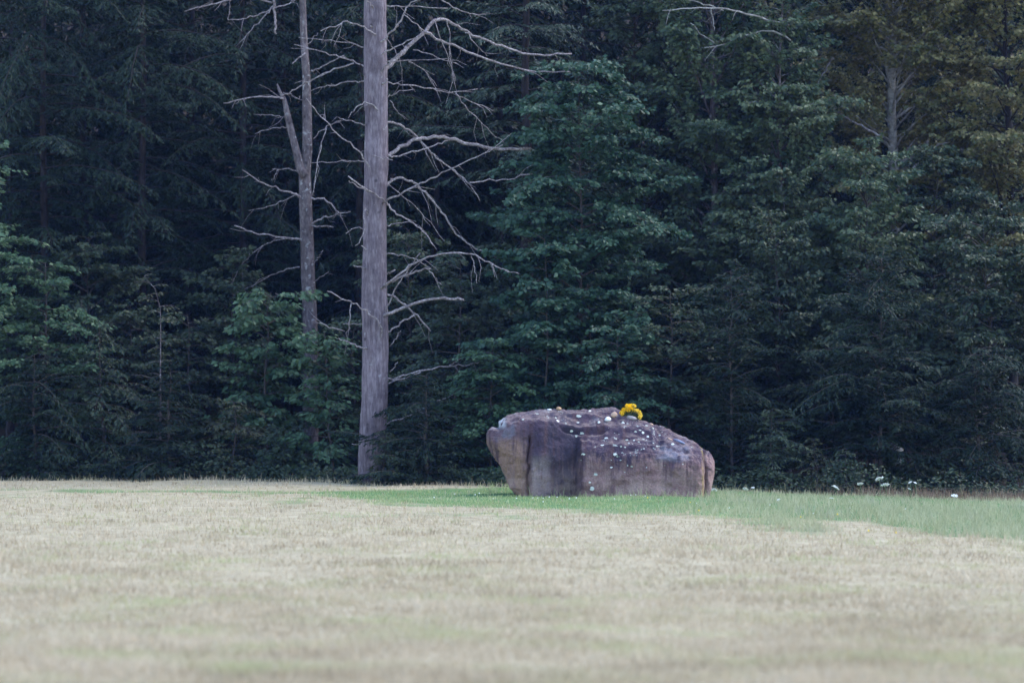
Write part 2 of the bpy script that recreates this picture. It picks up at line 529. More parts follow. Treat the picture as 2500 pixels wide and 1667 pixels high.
# knob on the nose
d -= 0.10 * np.exp(-((bpx - 1213) / 8.0) ** 2 - ((rowp - 1038) / 7.0) ** 2)
Vb = Vb + Nb * (d * taper)[:, None]
Vl = Vb - B0
caps = []
c0, c1 = len(Vl), len(Vl) + 1
Vl = np.vstack([Vl, R_[0].mean(0) - B0, R_[-1].mean(0) - B0])
T0 = [(c0, (j + 1) % MR, j) for j in range(MR)]
T1 = [(c1, (CN - 1) * MR + j, (CN - 1) * MR + (j + 1) % MR) for j in range(MR)]
flip = Qb[0][1] != MR + 0
loops = list(Qb.ravel()); starts = list(np.arange(len(Qb)) * 4)
for t in T0 + T1:
    starts.append(len(loops)); loops += list(t)

m, n, out = mat_new('boulder_stone')
tc = N(n, 'ShaderNodeTexCoord')
sep = N(n, 'ShaderNodeSeparateXYZ'); n.links.new(tc.outputs['Object'], sep.inputs[0])
geo = N(n, 'ShaderNodeNewGeometry')


def noise(scale, vec=None, detail=5, rough=0.6, ms=None):
    z = N(n, 'ShaderNodeTexNoise', Scale=scale, Detail=float(detail), Roughness=rough)
    src = tc.outputs['Object']
    if ms:
        mp = N(n, 'ShaderNodeMapping'); mp.inputs['Scale'].default_value = ms
        n.links.new(src, mp.inputs[0]); src = mp.outputs[0]
    n.links.new(src, z.inputs['Vector'])
    return z.outputs['Fac']


def mth(op, a, b=None, c=None):
    x = N(n, 'ShaderNodeMath', _operation=op)
    for s, v in zip(x.inputs, (a, b, c)):
        if v is None: continue
        if hasattr(v, 'is_linked'): n.links.new(v, s)
        else: s.default_value = v
    return x.outputs[0]


def mrange(v, a, b, c=0.0, d=1.0):
    x = N(n, 'ShaderNodeMapRange', _interpolation_type='SMOOTHSTEP')
    n.links.new(v, x.inputs[0])
    for i_, q in enumerate((a, b, c, d)): x.inputs[i_ + 1].default_value = q
    return x.outputs[0]


fine = noise(26, detail=6)
base = ramp(n, noise(3.5, detail=7), [(0.28, (0.125, 0.063, 0.067)), (0.5, (0.215, 0.120, 0.120)), (0.75, (0.33, 0.215, 0.20))])
base = mixc(n, mrange(fine, 0.3, 0.75, 0.0, 0.45), base, (0.20, 0.15, 0.13))
# dark weathering that runs down from the top
streak = mth('ADD', noise(2.2, detail=7, rough=0.75, ms=(3.4, 1.4, 0.5)), mth('MULTIPLY_ADD', noise(9, detail=6, rough=0.7), 0.34, -0.17))
hz = mrange(sep.outputs['Z'], 0.10, 1.05, -0.20, 0.30)
st_f = mrange(mth('ADD', streak, hz), 0.42, 0.66)
st_f = mth('MULTIPLY', st_f, mrange(sep.outputs['X'], -1.40, -0.95, 0.62, 0.96))
base = mixc(n, st_f, base, (0.042, 0.026, 0.050))
# darker band of runs in the hollow between the nose and the step
bx = mth('MULTIPLY', mrange(sep.outputs['X'], -1.02, -0.72), mrange(sep.outputs['X'], -0.20, -0.42))
bs = mrange(mth('ADD', noise(2.0, detail=6, rough=0.7, ms=(5.0, 1, 0.35)), mth('MULTIPLY_ADD', noise(11, detail=5), 0.24, -0.12)), 0.28, 0.52)
base = mixc(n, mth('MULTIPLY', mth('MULTIPLY', bx, bs), 0.92), base, (0.040, 0.030, 0.050))
tanm = mth('MULTIPLY', mth('MULTIPLY', mrange(sep.outputs['X'], -1.05, -1.30), mrange(sep.outputs['Z'], 1.0, 0.75)), mrange(noise(2.4, detail=6, rough=0.7, ms=(3.0, 1, 0.5)), 0.38, 0.56))
base = mixc(n, mth('MULTIPLY', tanm, 0.7), base, (0.29, 0.172, 0.122))
# separate dark runs reaching the ground, and pale washed stone beside the crack
runs = mrange(mth('ADD', noise(2.0, detail=5, rough=0.65, ms=(4.2, 1, 0.2)), mth('MULTIPLY_ADD', noise(8, detail=5), 0.2, -0.1)), 0.50, 0.64)
runs = mth('MULTIPLY', runs, mrange(sep.outputs['Z'], -0.1, 0.55, 0.55, 0.85))
base = mixc(n, runs, base, (0.070, 0.036, 0.046))
wash = mth('MULTIPLY', mth('MULTIPLY', mrange(sep.outputs['X'], -1.12, -1.06), mrange(sep.outputs['X'], -0.70, -0.92)), mrange(sep.outputs['Z'], 0.72, 0.50))
base = mixc(n, mth('MULTIPLY', mth('MULTIPLY', wash, mrange(noise(3, detail=5, ms=(3, 1, .5)), 0.35, 0.6)), 0.45), base, (0.34, 0.28, 0.29))
foot = mth('MULTIPLY', mrange(sep.outputs['Z'], 0.5, 0.12), mrange(noise(3.2, detail=6), 0.38, 0.62))
base = mixc(n, mth('MULTIPLY', foot, 0.4), base, (0.36, 0.255, 0.215))
# bluish weathered film on some bare facets
film = mth('MULTIPLY', mrange(noise(2.6, detail=3), 0.56, 0.70), mrange(sep.outputs['Z'], 0.55, 0.85))
base = mixc(n, mth('MULTIPLY', film, 0.55), base, (0.15, 0.15, 0.19))
film2 = mth('MULTIPLY', mth('MULTIPLY', mrange(sep.outputs['X'], 0.78, 1.0), mrange(sep.outputs['X'], 1.5, 1.3)), mth('MULTIPLY', mrange(sep.outputs['Z'], 0.50, 0.62), mrange(sep.outputs['Z'], 0.86, 0.74)))
base = mixc(n, mth('MULTIPLY', mth('MULTIPLY', film2, mrange(noise(6, detail=4), 0.35, 0.6)), 0.75), base, (0.20, 0.19, 0.24))
# top surface: paler, light from the sky worked into the stone colour
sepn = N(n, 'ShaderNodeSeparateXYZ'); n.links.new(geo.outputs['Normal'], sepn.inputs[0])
top_light = mth('MULTIPLY', mrange(sepn.outputs['Z'], 0.55, 0.9), mrange(noise(9, detail=5), 0.35, 0.65))
base = mixc(n, mth('MULTIPLY', top_light, 0.6), base, (0.25, 0.19, 0.17))
# pale grey crust on the nose
nx_ = mth('MULTIPLY', mrange(sep.outputs['X'], -1.44, -1.54), mrange(sep.outputs['Z'], 1.02, 1.12))
crust = mth('MULTIPLY', nx_, mrange(noise(7, detail=4), 0.36, 0.5))
base = mixc(n, mth('MULTIPLY', crust, 0.85), base, (0.46, 0.47, 0.50))
# ochre lichen in the groove near the end
och = mth('MULTIPLY', mth('MULTIPLY', mrange(sep.outputs['X'], 1.575, 1.60), mrange(sep.outputs['X'], 1.645, 1.62)), mrange(noise(6, detail=3, ms=(1, 1, 0.4)), 0.4, 0.55))
base = mixc(n, mth('MULTIPLY', och, 0.6), base, (0.24, 0.17, 0.05))
# specks of pale lichen
vor = N(n, 'ShaderNodeTexVoronoi', Scale=19.0); vor.inputs['Randomness'].default_value = 1.0
n.links.new(tc.outputs['Object'], vor.inputs['Vector'])
spk = mth('LESS_THAN', vor.outputs['Distance'], mrange(noise(4, detail=2), 0.48, 0.74, 0.04, 0.32))
zone = mth('MULTIPLY', mth('MULTIPLY', mrange(sep.outputs['X'], -0.15, 0.25), mrange(sep.outputs['X'], 1.05, 0.75)), mth('MULTIPLY', mrange(sep.outputs['Z'], 0.55, 0.75), mrange(sep.outputs['Z'], 1.22, 1.1)))
zone2 = mrange(sepn.outputs['Z'], 0.45, 0.8)
vor2 = N(n, 'ShaderNodeTexVoronoi', Scale=30.0); n.links.new(tc.outputs['Object'], vor2.inputs['Vector'])
spk2 = mth('MULTIPLY', mth('LESS_THAN', vor2.outputs['Distance'], 0.16), mrange(noise(5, detail=2), 0.55, 0.6))
lich = mth('MAXIMUM', mth('MULTIPLY', spk, zone), mth('MULTIPLY', spk2, mth('MAXIMUM', mth('MULTIPLY', zone2, 0.9), 0.35)))
crp = mth('MULTIPLY', mrange(noise(10.5, detail=6, rough=0.7), 0.615, 0.65), mth('MAXIMUM', mth('MULTIPLY', zone, 0.9), mth('MULTIPLY', zone2, 0.7)))
lich = mth('MAXIMUM', lich, crp)
lc = ramp(n, vor.outputs['Color'], [(0.2, (0.33, 0.36, 0.34)), (0.8, (0.55, 0.58, 0.55))])
base = mixc(n, mth('MULTIPLY', lich, 0.8), base, lc)
grit = mrange(noise(55, detail=3, rough=0.8), 0.25, 0.75, 0.72, 1.28)
base = mixc(n, 1.0, base, grit, 'MULTIPLY')
p = N(n, 'ShaderNodeBsdfPrincipled', Roughness=0.82)
p.inputs['Specular IOR Level'].default_value = 0.3
n.links.new(base, p.inputs['Base Color'])
bh = mth('ADD', mth('MULTIPLY', noise(14, detail=8, rough=0.7), 1.0), mth('MULTIPLY', fine, 0.4))
bp = N(n, 'ShaderNodeBump', Strength=0.9, Distance=0.04)
n.links.new(bh, bp.inputs['Height']); n.links.new(bp.outputs[0], p.inputs['Normal'])
n.links.new(p.outputs[0], out.inputs[0])
M['stone'] = m
bme = mesh_from('boulder', Vl, loops, starts, True, (M['stone'],))
boulder = ob('boulder', bme, None, B0)
tag(boulder, 'huge brown boulder streaked with dark stains and pale lichen standing on the mown grass', 'boulder')
bvh = BVHTree.FromPolygons([tuple(v) for v in (Vl + B0)], [tuple(q) for q in Qb])


def on_boulder(px, py):
    """Point and normal of the boulder surface met by the sight line through px, py."""
    o = Vector((0, 0, CAMZ)); t = Vector(at(px, py, BY))
    h = bvh.ray_cast(o, (t - o).normalized())
    if h[0] is None: return None
    nn = h[1]
    if nn.dot(o - h[0]) < 0: nn = -nn
    return h[0], nn


# lichen discs grown on the stone
M['lichen'] = plain_mat('lichen_crust', (0.40, 0.42, 0.38), 0.9, 0.25, 40, 0.3, 0.1)
M['lichen_white'] = plain_mat('lichen_white_crust', (0.58, 0.59, 0.56), 0.9, 0.15, 40, 0.3, 0.1)
rs = np.random.RandomState(5)


def disc_mesh(name, seed, mat):
    r = np.random.RandomState(seed)
    k = 11; a_ = np.arange(k) * 2 * PI / k
    ro = 1 + 0.22 * r.randn(k).clip(-1, 1)
    outer = np.stack([ro * np.cos(a_), ro * np.sin(a_), np.full(k, -0.15)], 1)
    inner = np.stack([0.8 * ro * np.cos(a_), 0.8 * ro * np.sin(a_), np.full(k, 0.16)], 1)
    V = np.vstack([outer, inner, [[0, 0, 0.2]]])
    Fs = []
    for j in range(k):
        q = (j + 1) % k
        Fs += [(j, q, k + q), (j, k + q, k + j), (k + j, k + q, 2 * k)]
    return tri_mesh(name, V, Fs, True, (mat,))


LD = [disc_mesh('lichen_patch', s_, M['lichen'] if s_ % 3 else M['lichen_white']) for s_ in range(6)]
zb = lambda X, Y: (1100 + X / 3.136, 900 + Y / 3.136)
spots = [(1230, 755, 5.6), (1110, 808, 5.6), (1065, 870, 5.6), (1083, 918, 6.5), (1355, 740, 3.6), (1387, 748, 4.2), (925, 478, 6), (965, 516, 6), (1005, 495, 6),
         (1108, 597, 5), (1162, 585, 5), (1190, 532, 4), (1267, 536, 5.5), (1416, 482, 4.5), (1472, 490, 4.5), (1475, 540, 4), (1404, 548, 4.5), (1258, 655, 6.5), (1275, 672, 5),
         (1600, 510, 4.5), (1600, 592, 5), (1580, 592, 4.5), (1700, 577, 4.5), (1550, 455, 5), (555, 388, 4.5), (1068, 326, 5), (755, 318, 6), (820, 400, 5), (975, 412, 4.5), (1135, 413, 4),
         (805, 378, 6), (660, 345, 5), (980, 362, 6), (1500, 435, 6), (1320, 410, 4), (1305, 595, 3.5), (1365, 570, 4), (1395, 575, 3.5), (1450, 470, 3), (1510, 520, 4), (1333, 790, 2.5),
         (1480, 612, 3), (1350, 545, 3.5), (1300, 700, 3.5), (1640, 740, 2.2), (1778, 730, 2.2), (1500, 755, 2.5), (1845, 598, 4), (1015, 655, 5), (1000, 700, 4), (1335, 600, 3), (1440, 560, 3), (1230, 700, 2.5), (1605, 440, 3.5)]
for (X, Y_, rad) in spots:
    h = on_boulder(*zb(X, Y_))
    if not h: continue
    o = ob('lichen_patch', LD[rs.randint(6)], boulder)
    nn = (h[1] + Vector((0, -0.15, 0))).normalized()
    o.location = h[0] + nn * 0.002 - Vector(B0)
    o.rotation_euler = (nn.to_track_quat('Z', 'Y')).to_euler()
    r_ = rad * 0.0064 * (0.5 + 0.5 * rs.rand())
    o.scale = (r_ * rs.uniform(.7, 1.25), r_ * rs.uniform(.5, .95), r_ * 0.3)


# ------------------------------------------------------------------ keepsakes lying on the boulder
def pebble(seed, sx, sy, sz, facets=0.18, sub=2):
    import bmesh
    bm = bmesh.new()
    bmesh.ops.create_icosphere(bm, subdivisions=sub, radius=1.0)
    V = np.array([v.co[:] for v in bm.verts])
    Fs = [tuple(v.index for v in f.verts) for f in bm.faces]
    bm.free()
    r = np.random.RandomState(seed)
    for _ in range(7):           # planar cuts give broken faces
        nn = r.randn(3); nn /= np.linalg.norm(nn)
        k = r.uniform(0.62, 0.9); dd = V @ nn
        V -= np.outer(np.clip(dd - k, 0, None) * 0.85, nn)
    V += facets * 0.3 * vnoise(V, 2.1, seed)[:, None] * V
    return V * np.array((sx, sy, sz)), Fs


def lay_stone(name, label, px, py, size, mat, seed, rot=(0, 0, 0), lift=0.5, cat='stone', group=None):
    h = on_boulder(px, py)
    V, Fs = pebble(seed, *size)
    me = tri_mesh(name, V, Fs, False, (mat,))
    o = ob(name, me, None, h[0] + Vector((0, 0.02, size[2] * lift)), rot)
    tag(o, label, cat, group)
    return o


M['white_stone'] = plain_mat('white_quartz', (0.78, 0.77, 0.75), 0.5, 0.12, 14, 0.3)
M['tan_stone'] = plain_mat('tan_sandstone', (0.46, 0.30, 0.22), 0.8, 0.25, 12, 0.3)
M['ochre_stone'] = plain_mat('ochre_stone', (0.33, 0.21, 0.12), 0.8, 0.25, 14, 0.3)
M['slate'] = plain_mat('blue_slate', (0.14, 0.16, 0.25), 0.6, 0.3, 18, 0.4)
M['grey_stone'] = plain_mat('grey_stone', (0.34, 0.29, 0.29), 0.8, 0.35, 14, 0.4)
lay_stone('stone', 'chalky white stone on the boulder beside the tan angular stone', 1484, 1028, (.062, .05, .042), M['white_stone'], 3, (0.1, 0.1, 0.4), 0.75)
lay_stone('stone', 'tan angular stone propped on edge between the white stone and the flowers', 1499, 1020, (.052, .04, .058), M['tan_stone'], 8, (0.2, 0.7, 0.2), 0.75)
lay_stone('stone', 'small rounded ochre stone on the flat crest of the boulder', 1365, 1001, (.052, .045, .034), M['ochre_stone'], 12, (0, 0, 0), 0.7)
lay_stone('slate_flake', 'long blue grey slate flake lying on the sloping shoulder of the boulder', 1659, 1079, (.105, .05, .022), M['slate'], 15, (0.25, 0.36, 0), 0.55)
lay_stone('stone', 'lumpy grey stone lying under the yellow flowers on the boulder', 1543, 1024, (.095, .06, .045), M['grey_stone'], 21, (0.1, 0.25, 0.2), 0.5)
lay_stone('stone', 'thin pale chip of stone beside the blue grey slate flake', 1636, 1073, (.05, .02, .012), M['tan_stone'], 25, (0.2, 0.35, 0.1), 0.7)
lay_stone('stone', 'pink chip of stone on the boulder edge just past the flowers', 1591, 1038, (.032, .02, .016), M['tan_stone'], 27, (0.1, 0.2, 0), 0.9)
lay_stone('stone', 'flat white pebble on the flat crest near the nose of the boulder', 1341, 1002, (.042, .03, .016), M['white_stone'], 29, (0, 0, 0), 0.9)
lay_stone('stone', 'tiny white pebble just below the chalky white stone', 1462, 1033, (.024, .018, .018), M['white_stone'], 31, (0, 0, 0), 0.9)
lay_stone('stone', 'flat grey white sliver lying below the yellow flowers', 1521, 1034, (.036, .02, .010), M['lichen_white'], 33, (0.3, 0.1, 0), 0.9)

# bunch of yellow flowers
fh = on_boulder(1538, 1022)[0]
bq = thing('flower_bunch', 'bunch of bright yellow and orange flowers lying on top of the boulder', 'flowers', (fh[0], fh[1] + 0.05, fh[2] + 0.03))
M['petal'] = leaf_mat('yellow_petals', [(0.95, 0.50, 0.01), (0.97, 0.62, 0.015), (0.97, 0.72, 0.03), (0.97, 0.78, 0.06)], 0.4, 0.6, 9, 0.2)
M['petal_pale'] = leaf_mat('pale_yellow_petals', [(0.82, 0.55, 0.05), (0.88, 0.66, 0.09), (0.90, 0.72, 0.16)], 0.25, 0.6, 9, 0.2)
M['flower_leaf'] = leaf_mat('flower_leaves', [(0.03, 0.05, 0.02), (0.06, 0.09, 0.04), (0.10, 0.12, 0.06)], 0.2)


def quads(P, D, Nn, L, Wd, fold=0.25, jit=None):
    """Folded rhombic leaves: base P, direction D, surface normal Nn, length, width."""
    D = D / (np.linalg.norm(D, axis=1)[:, None] + 1e-9)
    Sd = np.cross(D, Nn); Sd /= np.linalg.norm(Sd, axis=1)[:, None] + 1e-9
    Up = np.cross(Sd, D)
    L = np.broadcast_to(L, (len(P),))[:, None]; Wd = np.broadcast_to(Wd, (len(P),))[:, None]
    mid = P + D * L * 0.45 - Up * Wd * fold * 0.0
    a_ = P; b_ = mid + Sd * Wd * 0.5 + Up * Wd * fold; c_ = P + D * L; d_ = mid - Sd * Wd * 0.5 + Up * Wd * fold
    V = np.stack([a_, b_, c_, d_], 1).reshape(-1, 3)
    i = np.arange(len(P)) * 4
    T = np.stack([np.stack([i, i + 1, i + 2], 1), np.stack([i, i + 2, i + 3], 1)], 1).reshape(-1, 3)
    return V, T


def flower_mesh(name, seed, mat):
    r = np.random.RandomState(seed)
    k = 64
    z = r.uniform(-0.45, 1, k); a_ = r.uniform(0, 2 * PI, k); q = np.sqrt(1 - z * z)
    D = np.stack([q * np.cos(a_), q * np.sin(a_), z], 1)
    V, T = quads(D * 0.25, D + 0.25 * r.randn(k, 3), r.randn(k, 3), r.uniform(.65, .85, k), 0.42, 0.2)
    return tri_mesh(name, V, T, False, (mat,))


FM = [flower_mesh('flower', 40 + k, M['petal']) for k in range(3)]
FP = [flower_mesh('flower', 50 + k, M['petal_pale']) for k in range(2)]
zf = lambda X, Y: (1480 + X / 19.6, 975 + Y / 19.6)
heads = [(770, 690, 0), (790, 600, 0), (850, 540, 0), (830, 480, 0), (930, 470, 0), (1000, 400, 0), (1010, 310, 0), (1100, 300, 0), (1200, 290, 0), (1310, 300, 1), (1180, 450, 0), (1230, 520, 1),
         (1290, 560, 1), (1420, 540, 1), (1500, 540, 1), (1570, 600, 1), (1620, 690, 1), (1650, 770, 1), (1600, 860, 1), (1090, 380, 0), (800, 740, 0), (900, 560, 0), (1360, 320, 0), (1080, 520, 0), (1120, 590, 1), (960, 540, 0), (720, 640, 0), (1150, 360, 0), (1480, 600, 1), (1330, 500, 1)]
for k, (X, Y_, pale) in enumerate(heads):
    px, py = zf(X, Y_)
    w = at(px, py, bq.location[1] + rs.uniform(-.05, .06))
    o = ob('flower', (FP if pale else FM)[k % (2 if pale else 3)], bq, Vector(w) - bq.location, (rs.uniform(-.8, .4), rs.uniform(-.6, .6), rs.uniform(0, 6)))
    o.scale = [rs.uniform(0.034, 0.044)] * 3
stm = MB()
for k, (X, Y_, pale) in enumerate(heads):
    px, py = zf(X, Y_)
    w = at(px, py, bq.location[1]) - np.array(bq.location)
    e0 = np.array((rs.uniform(-.02, .05), rs.uniform(-.05, .05), -0.02))
    stm.tube([e0, (e0 + w) / 2 + np.array((0, 0, .015)), w], 0.0035, 4)
ob('stems', stm.mesh('stems', M['flower_leaf']), bq)
k = 70
P = np.stack([rs.uniform(-.09, .12, k), rs.uniform(-.06, .06, k), rs.uniform(-.02, .05, k)], 1)
V, T = quads(P, rs.randn(k, 3) + np.array((0, -.3, .1)), rs.randn(k, 3), rs.uniform(.03, .06, k), 0.018)
ob('foliage', tri_mesh('foliage', V, T, False, (M['flower_leaf'],)), bq)


# ------------------------------------------------------------------ plant generators
def rot_h(D, ang):
    c_, s_ = np.cos(ang), np.sin(ang)
    return np.stack([D[:, 0] * c_ - D[:, 1] * s_, D[:, 0] * s_ + D[:, 1] * c_, D[:, 2]], 1)


def limb_path(p0, az, L, el, droop, r, n=7, wob=0.04):
    s = np.linspace(0, 1, n)
    h = L * s * math.cos(el)
    side = np.cumsum(r.randn(n)) * wob * L / n * 2
    side -= side[0]
    x = h * math.cos(az) - side * math.sin(az)
    y = h * math.sin(az) + side * math.cos(az)
    z = L * s * math.sin(el) - droop * L * s * s + np.cumsum(r.randn(n)) * wob * L / n
    P = np.stack([x, y, z], 1)
    return p0 + P - P[0]


def along(P, s):
    """Points and tangents at parameters s (0..1) of polyline P."""
    k = len(P) - 1
    q = np.clip(np.asarray(s) * k, 0, k - 1e-6); i = q.astype(int); f = (q - i)[:, None]
    T = P[i + 1] - P[i]
    return P[i] + T * f, T / (np.linalg.norm(T, axis=1)[:, None] + 1e-9)


def trunk_path(H, lean=(0, 0), wob=0.03, r=None, n=12, z0=-0.4):
    s = np.linspace(0, 1, n)
    z = z0 + (H - z0) * s
    x = lean[0] * s + np.cumsum(r.randn(n)) * wob; y = lean[1] * s + np.cumsum(r.randn(n)) * wob
    return np.stack([x - x[0], y - y[0], z], 1)


def broadleaf(seed, H, r0, t0, nb, Lf, leaf=0.075, el=(0.1, 0.5), droop=0.25, twigs=9, lpm=34, lean=(0, 0), asp=0.55,
              hang=0.35, flat=0.55, az=None, trunk=None, tz=None, keep=None, twl=0.42, wob=0.03, t1=1.0):
    """Broadleaved plant. Lf(t) = limb length at trunk height share t. Returns (wood, V, T)."""
    r = np.random.RandomState(seed)
    twigs *= 1.45; lpm *= 1.75; leaf *= 1.15
    Tp = trunk_path(H, lean, wob, r) if trunk is None else trunk
    wood = MB()
    n = len(Tp)
    wood.tube(Tp, r0 * (1 - 0.88 * np.linspace(0, 1, n)), 8)
    SP, SD, SL = [], [], []
    for i in range(nb):
        t = t0 + (t1 - t0) * (i + r.rand()) / nb
        p0, _ = along(Tp, [t]); p0 = p0[0]
        a_ = (i * 2.39996 + r.uniform(-.5, .5)) if az is None else az(r)
        L = Lf(t, a_) * r.uniform(.65, 1.15)
        if L < 0.12: continue
        P = limb_path(p0, a_, L, r.uniform(*el), droop * r.uniform(.5, 1.4), r)
        wood.tube(P, np.linspace(min(r0 * 0.4, 0.004 + 0.008 * L), 0.0025, len(P)), 5, False)
        k = max(3, int(L * twigs))
        s = np.sort(r.uniform(0.12, 1.0, k)); s[-1] = 1.0
        q, T = along(P, s)
        sg = np.where(np.arange(k) % 2, 1, -1) * r.uniform(.4, 1.25, k); sg[-1] = 0
        D = rot_h(T, sg) + np.stack([np.zeros(k), np.zeros(k), r.uniform(-.25, .22, k)], 1)
        l = (0.10 + twl * L ** 0.6 * (1.05 - s) * r.uniform(.5, 1.2, k)).clip(0.08, 0.9)
        SP.append(q); SD.append(D); SL.append(l)
    SP = np.concatenate(SP); SD = np.concatenate(SD); SL = np.concatenate(SL)
    SD /= np.linalg.norm(SD, axis=1)[:, None]
    for q, D, l in zip(SP, SD, SL):
        wood.tube([q, q + D * l + (0, 0, -0.10 * l)], [0.004, 0.002], 3, False)
    m_ = (SL * lpm).astype(int) + 3
    idx = np.repeat(np.arange(len(SL)), m_)
    k = len(idx)
    u = r.uniform(0.08, 1.05, k)
    P = SP[idx] + SD[idx] * (SL[idx] * u)[:, None] + np.stack([np.zeros(k), np.zeros(k), -0.10 * SL[idx] * u * u], 1) + r.randn(k, 3) * leaf * np.array((.35, .35, .22))
    D = rot_h(SD[idx], r.choice((-1, 1), k) * r.uniform(.2, 1.2, k)); D[:, 2] = D[:, 2] * 0.5 - hang * r.uniform(.2, 1.6, k)
    Nn = np.array((0, -0.5, 0.85)) + r.randn(k, 3) * (flat + .1)
    if keep is not None:
        msk = keep(P, r); P, D, Nn = P[msk], D[msk], Nn[msk]
    hi = P[:, 2] > 10.0
    msk = ~hi | (r.rand(len(P)) < .22); P, D, Nn, hi = P[msk], D[msk], Nn[msk], hi[msk]
    L = leaf * r.uniform(.65, 1.25, len(P)) * np.where(hi, 2.0, 1)
    V, T = quads(P, D, Nn, L, L * asp, 0.14)
    return wood, V, T


def hemlock(seed, H, r0, t0, nb, Lf, droop=0.45, el=(-0.1, 0.3), strip=0.10, twd=13, spm=36, wid=0.22, lean=(0, 0), tipdroop=0.0, keep=None, sides=8, az=None, wob=0.02, t1=1.0):
    """Conifer with flat feathery sprays. Returns (wood, V, T)."""
    r = np.random.RandomState(seed)
    Tp = trunk_path(H, lean, wob, r)
    if tipdroop:
        s = np.linspace(0, 1, len(Tp)); k = sstep(.8, 1, s)
        Tp[:, 0] -= tipdroop * k * k; Tp[:, 2] -= tipdroop * 0.7 * k ** 3
    spm *= 1.5; strip *= .95
    wood = MB(); wood.tube(Tp, r0 * (1 - 0.9 * np.linspace(0, 1, len(Tp))), sides)
    SP, SD, SL = [], [], []
    for i in range(nb):
        t = t0 + (t1 - t0) * (i + r.rand()) / nb
        p0, _ = along(Tp, [t]); p0 = p0[0]
        a_ = (i * 2.39996 + r.uniform(-.6, .6)) if az is None else az(r)
        L = Lf(t, a_) * r.uniform(.45, 1.25) * (1 + .28 * math.sin(a_ + seed) + .2 * math.sin(t * 9 + seed))
        if L < 0.06 or r.rand() < .08: continue
        P = limb_path(p0, a_, L, r.uniform(*el), droop * r.uniform(.6, 1.3), r, 7, 0.03)
        wood.tube(P, np.linspace(min(r0 * 0.3, 0.004 + 0.006 * L), 0.002, 7), 4, False)
        k = max(4, int(L * twd))
        s = np.linspace(0.10, 1, k)
        q, T = along(P, s)
        sg = np.where(np.arange(k) % 2, 1, -1) * r.uniform(.6, 1.15, k); sg[-1] = 0
        D = rot_h(T, sg); D[:, 2] += r.uniform(-.32, .05, k)
        l = (0.07 + 0.42 * L ** 0.75 * (1.08 - s) * np.minimum(1, .35 + 2.2 * s) * r.uniform(.55, 1.15, k)).clip(0.05, 0.75)
        SP.append(q); SD.append(D); SL.append(l)
    SP = np.concatenate(SP); SD = np.concatenate(SD); SL = np.concatenate(SL)
    SD /= np.linalg.norm(SD, axis=1)[:, None]
    m_ = (SL * spm).astype(int) + 2
    idx = np.repeat(np.arange(len(SL)), m_); k = len(idx)
    u = r.uniform(0.0, 1.0, k)
    sag = -0.28 * SL[idx] * u * u
    P = SP[idx] + SD[idx] * (SL[idx] * u)[:, None]; P[:, 2] += sag
    P += r.randn(k, 3) * 0.008
    D = rot_h(SD[idx], r.choice((-1, 1), k) * r.uniform(.25, 1.0, k)); D[:, 2] -= r.uniform(0.05, .65, k)
    Nn = np.array((0, -0.45, 0.75)) + r.randn(k, 3) * 0.6
    if keep is not None:
        msk = keep(P, r); P, D, Nn, u, idx = P[msk], D[msk], Nn[msk], u[msk], idx[msk]
    hi = P[:, 2] > 10.0
    msk = ~hi | (r.rand(len(P)) < .25); P, D, Nn, u, hi = P[msk], D[msk], Nn[msk], u[msk], hi[msk]
    L = strip * r.uniform(.6, 1.2, len(P)) * (1.1 - 0.5 * u) * np.where(hi, 2.0, 1)
    V, T = quads(P, D, Nn, L, L * wid * 1.15 + 0.006, 0.06)
    return wood, V, T


def plant(name, label, cat, base, wvt, wmat, lmat, group=None, rz=0.0, leaf_name='crown', wood_name='trunk'):
    t = thing(name, label, cat, base, group, rz)
    wood, V, T = wvt
    ob(wood_name, wood.mesh(wood_name, wmat), t)
    ob(leaf_name, tri_mesh(leaf_name, V, T, False, (lmat,)), t)
    return t


def base_at(px, Y, dz=-0.02):
    x = (px - 1250) / F * Y
    return (x, Y, float(gz(x, Y)) + dz)


def hgt(py, Y):                  # height above the local ground of photo row py at depth Y
    return at(1250, py, Y)[2] - float(gz(0, Y))


# ------------------------------------------------------------------ the tall pine
PY = 67.2
pb = at(905, 1190, PY); pb[2] = float(gz(pb[0], PY))
pine = thing('pine_tree', 'tall bare pine trunk with many dead grey branches at the edge of the field', 'tree', pb)
tp = [(905, 1215, 66), (905, 1190, 64), (906, 1150, 63), (909, 1080, 63), (914, 980, 62), (917, 850, 63), (915, 760, 62), (913, 700, 60), (914, 600, 60), (916, 480, 59), (919, 380, 58), (918, 250, 57), (916, 120, 56), (916, 0, 55), (914, -250, 51), (912, -600, 40), (910, -1000, 24), (910, -1250, 8)]
TP = np.array([at(x, y, PY) - pb for x, y, w in tp])
TR = np.array([w for x, y, w in tp]) * PY / F / 2
# resample and roughen the trunk
sN = np.linspace(0, 1, 220)
TPd, _ = along(TP, sN); TRd = np.interp(sN * (len(TP) - 1), np.arange(len(TP)), TR)
mb = MB(); mb.tube(TPd, TRd, 28)
Vt = mb.v[0]
cl = np.repeat(TPd, 28, 0); rad = Vt - cl; rad /= np.linalg.norm(rad, axis=1)[:, None]
mb.v[0] = Vt + rad * (0.011 * vnoise(Vt * np.array((6, 6, 1.6)), 2.2, 61) + 0.014 * vnoise(Vt, 1.4, 62) + 0.006 * vnoise(Vt, 9.0, 63))[:, None]
trunk = ob('trunk', mb.mesh('trunk', M['pine_bark']), pine)


def z2(pts): return [(500 + x / 2.6133, y / 2.6133) for x, y in pts]
def z3(pts): return [(500 + x / 2.6133, 600 + y / 2.6133) for x, y in pts]


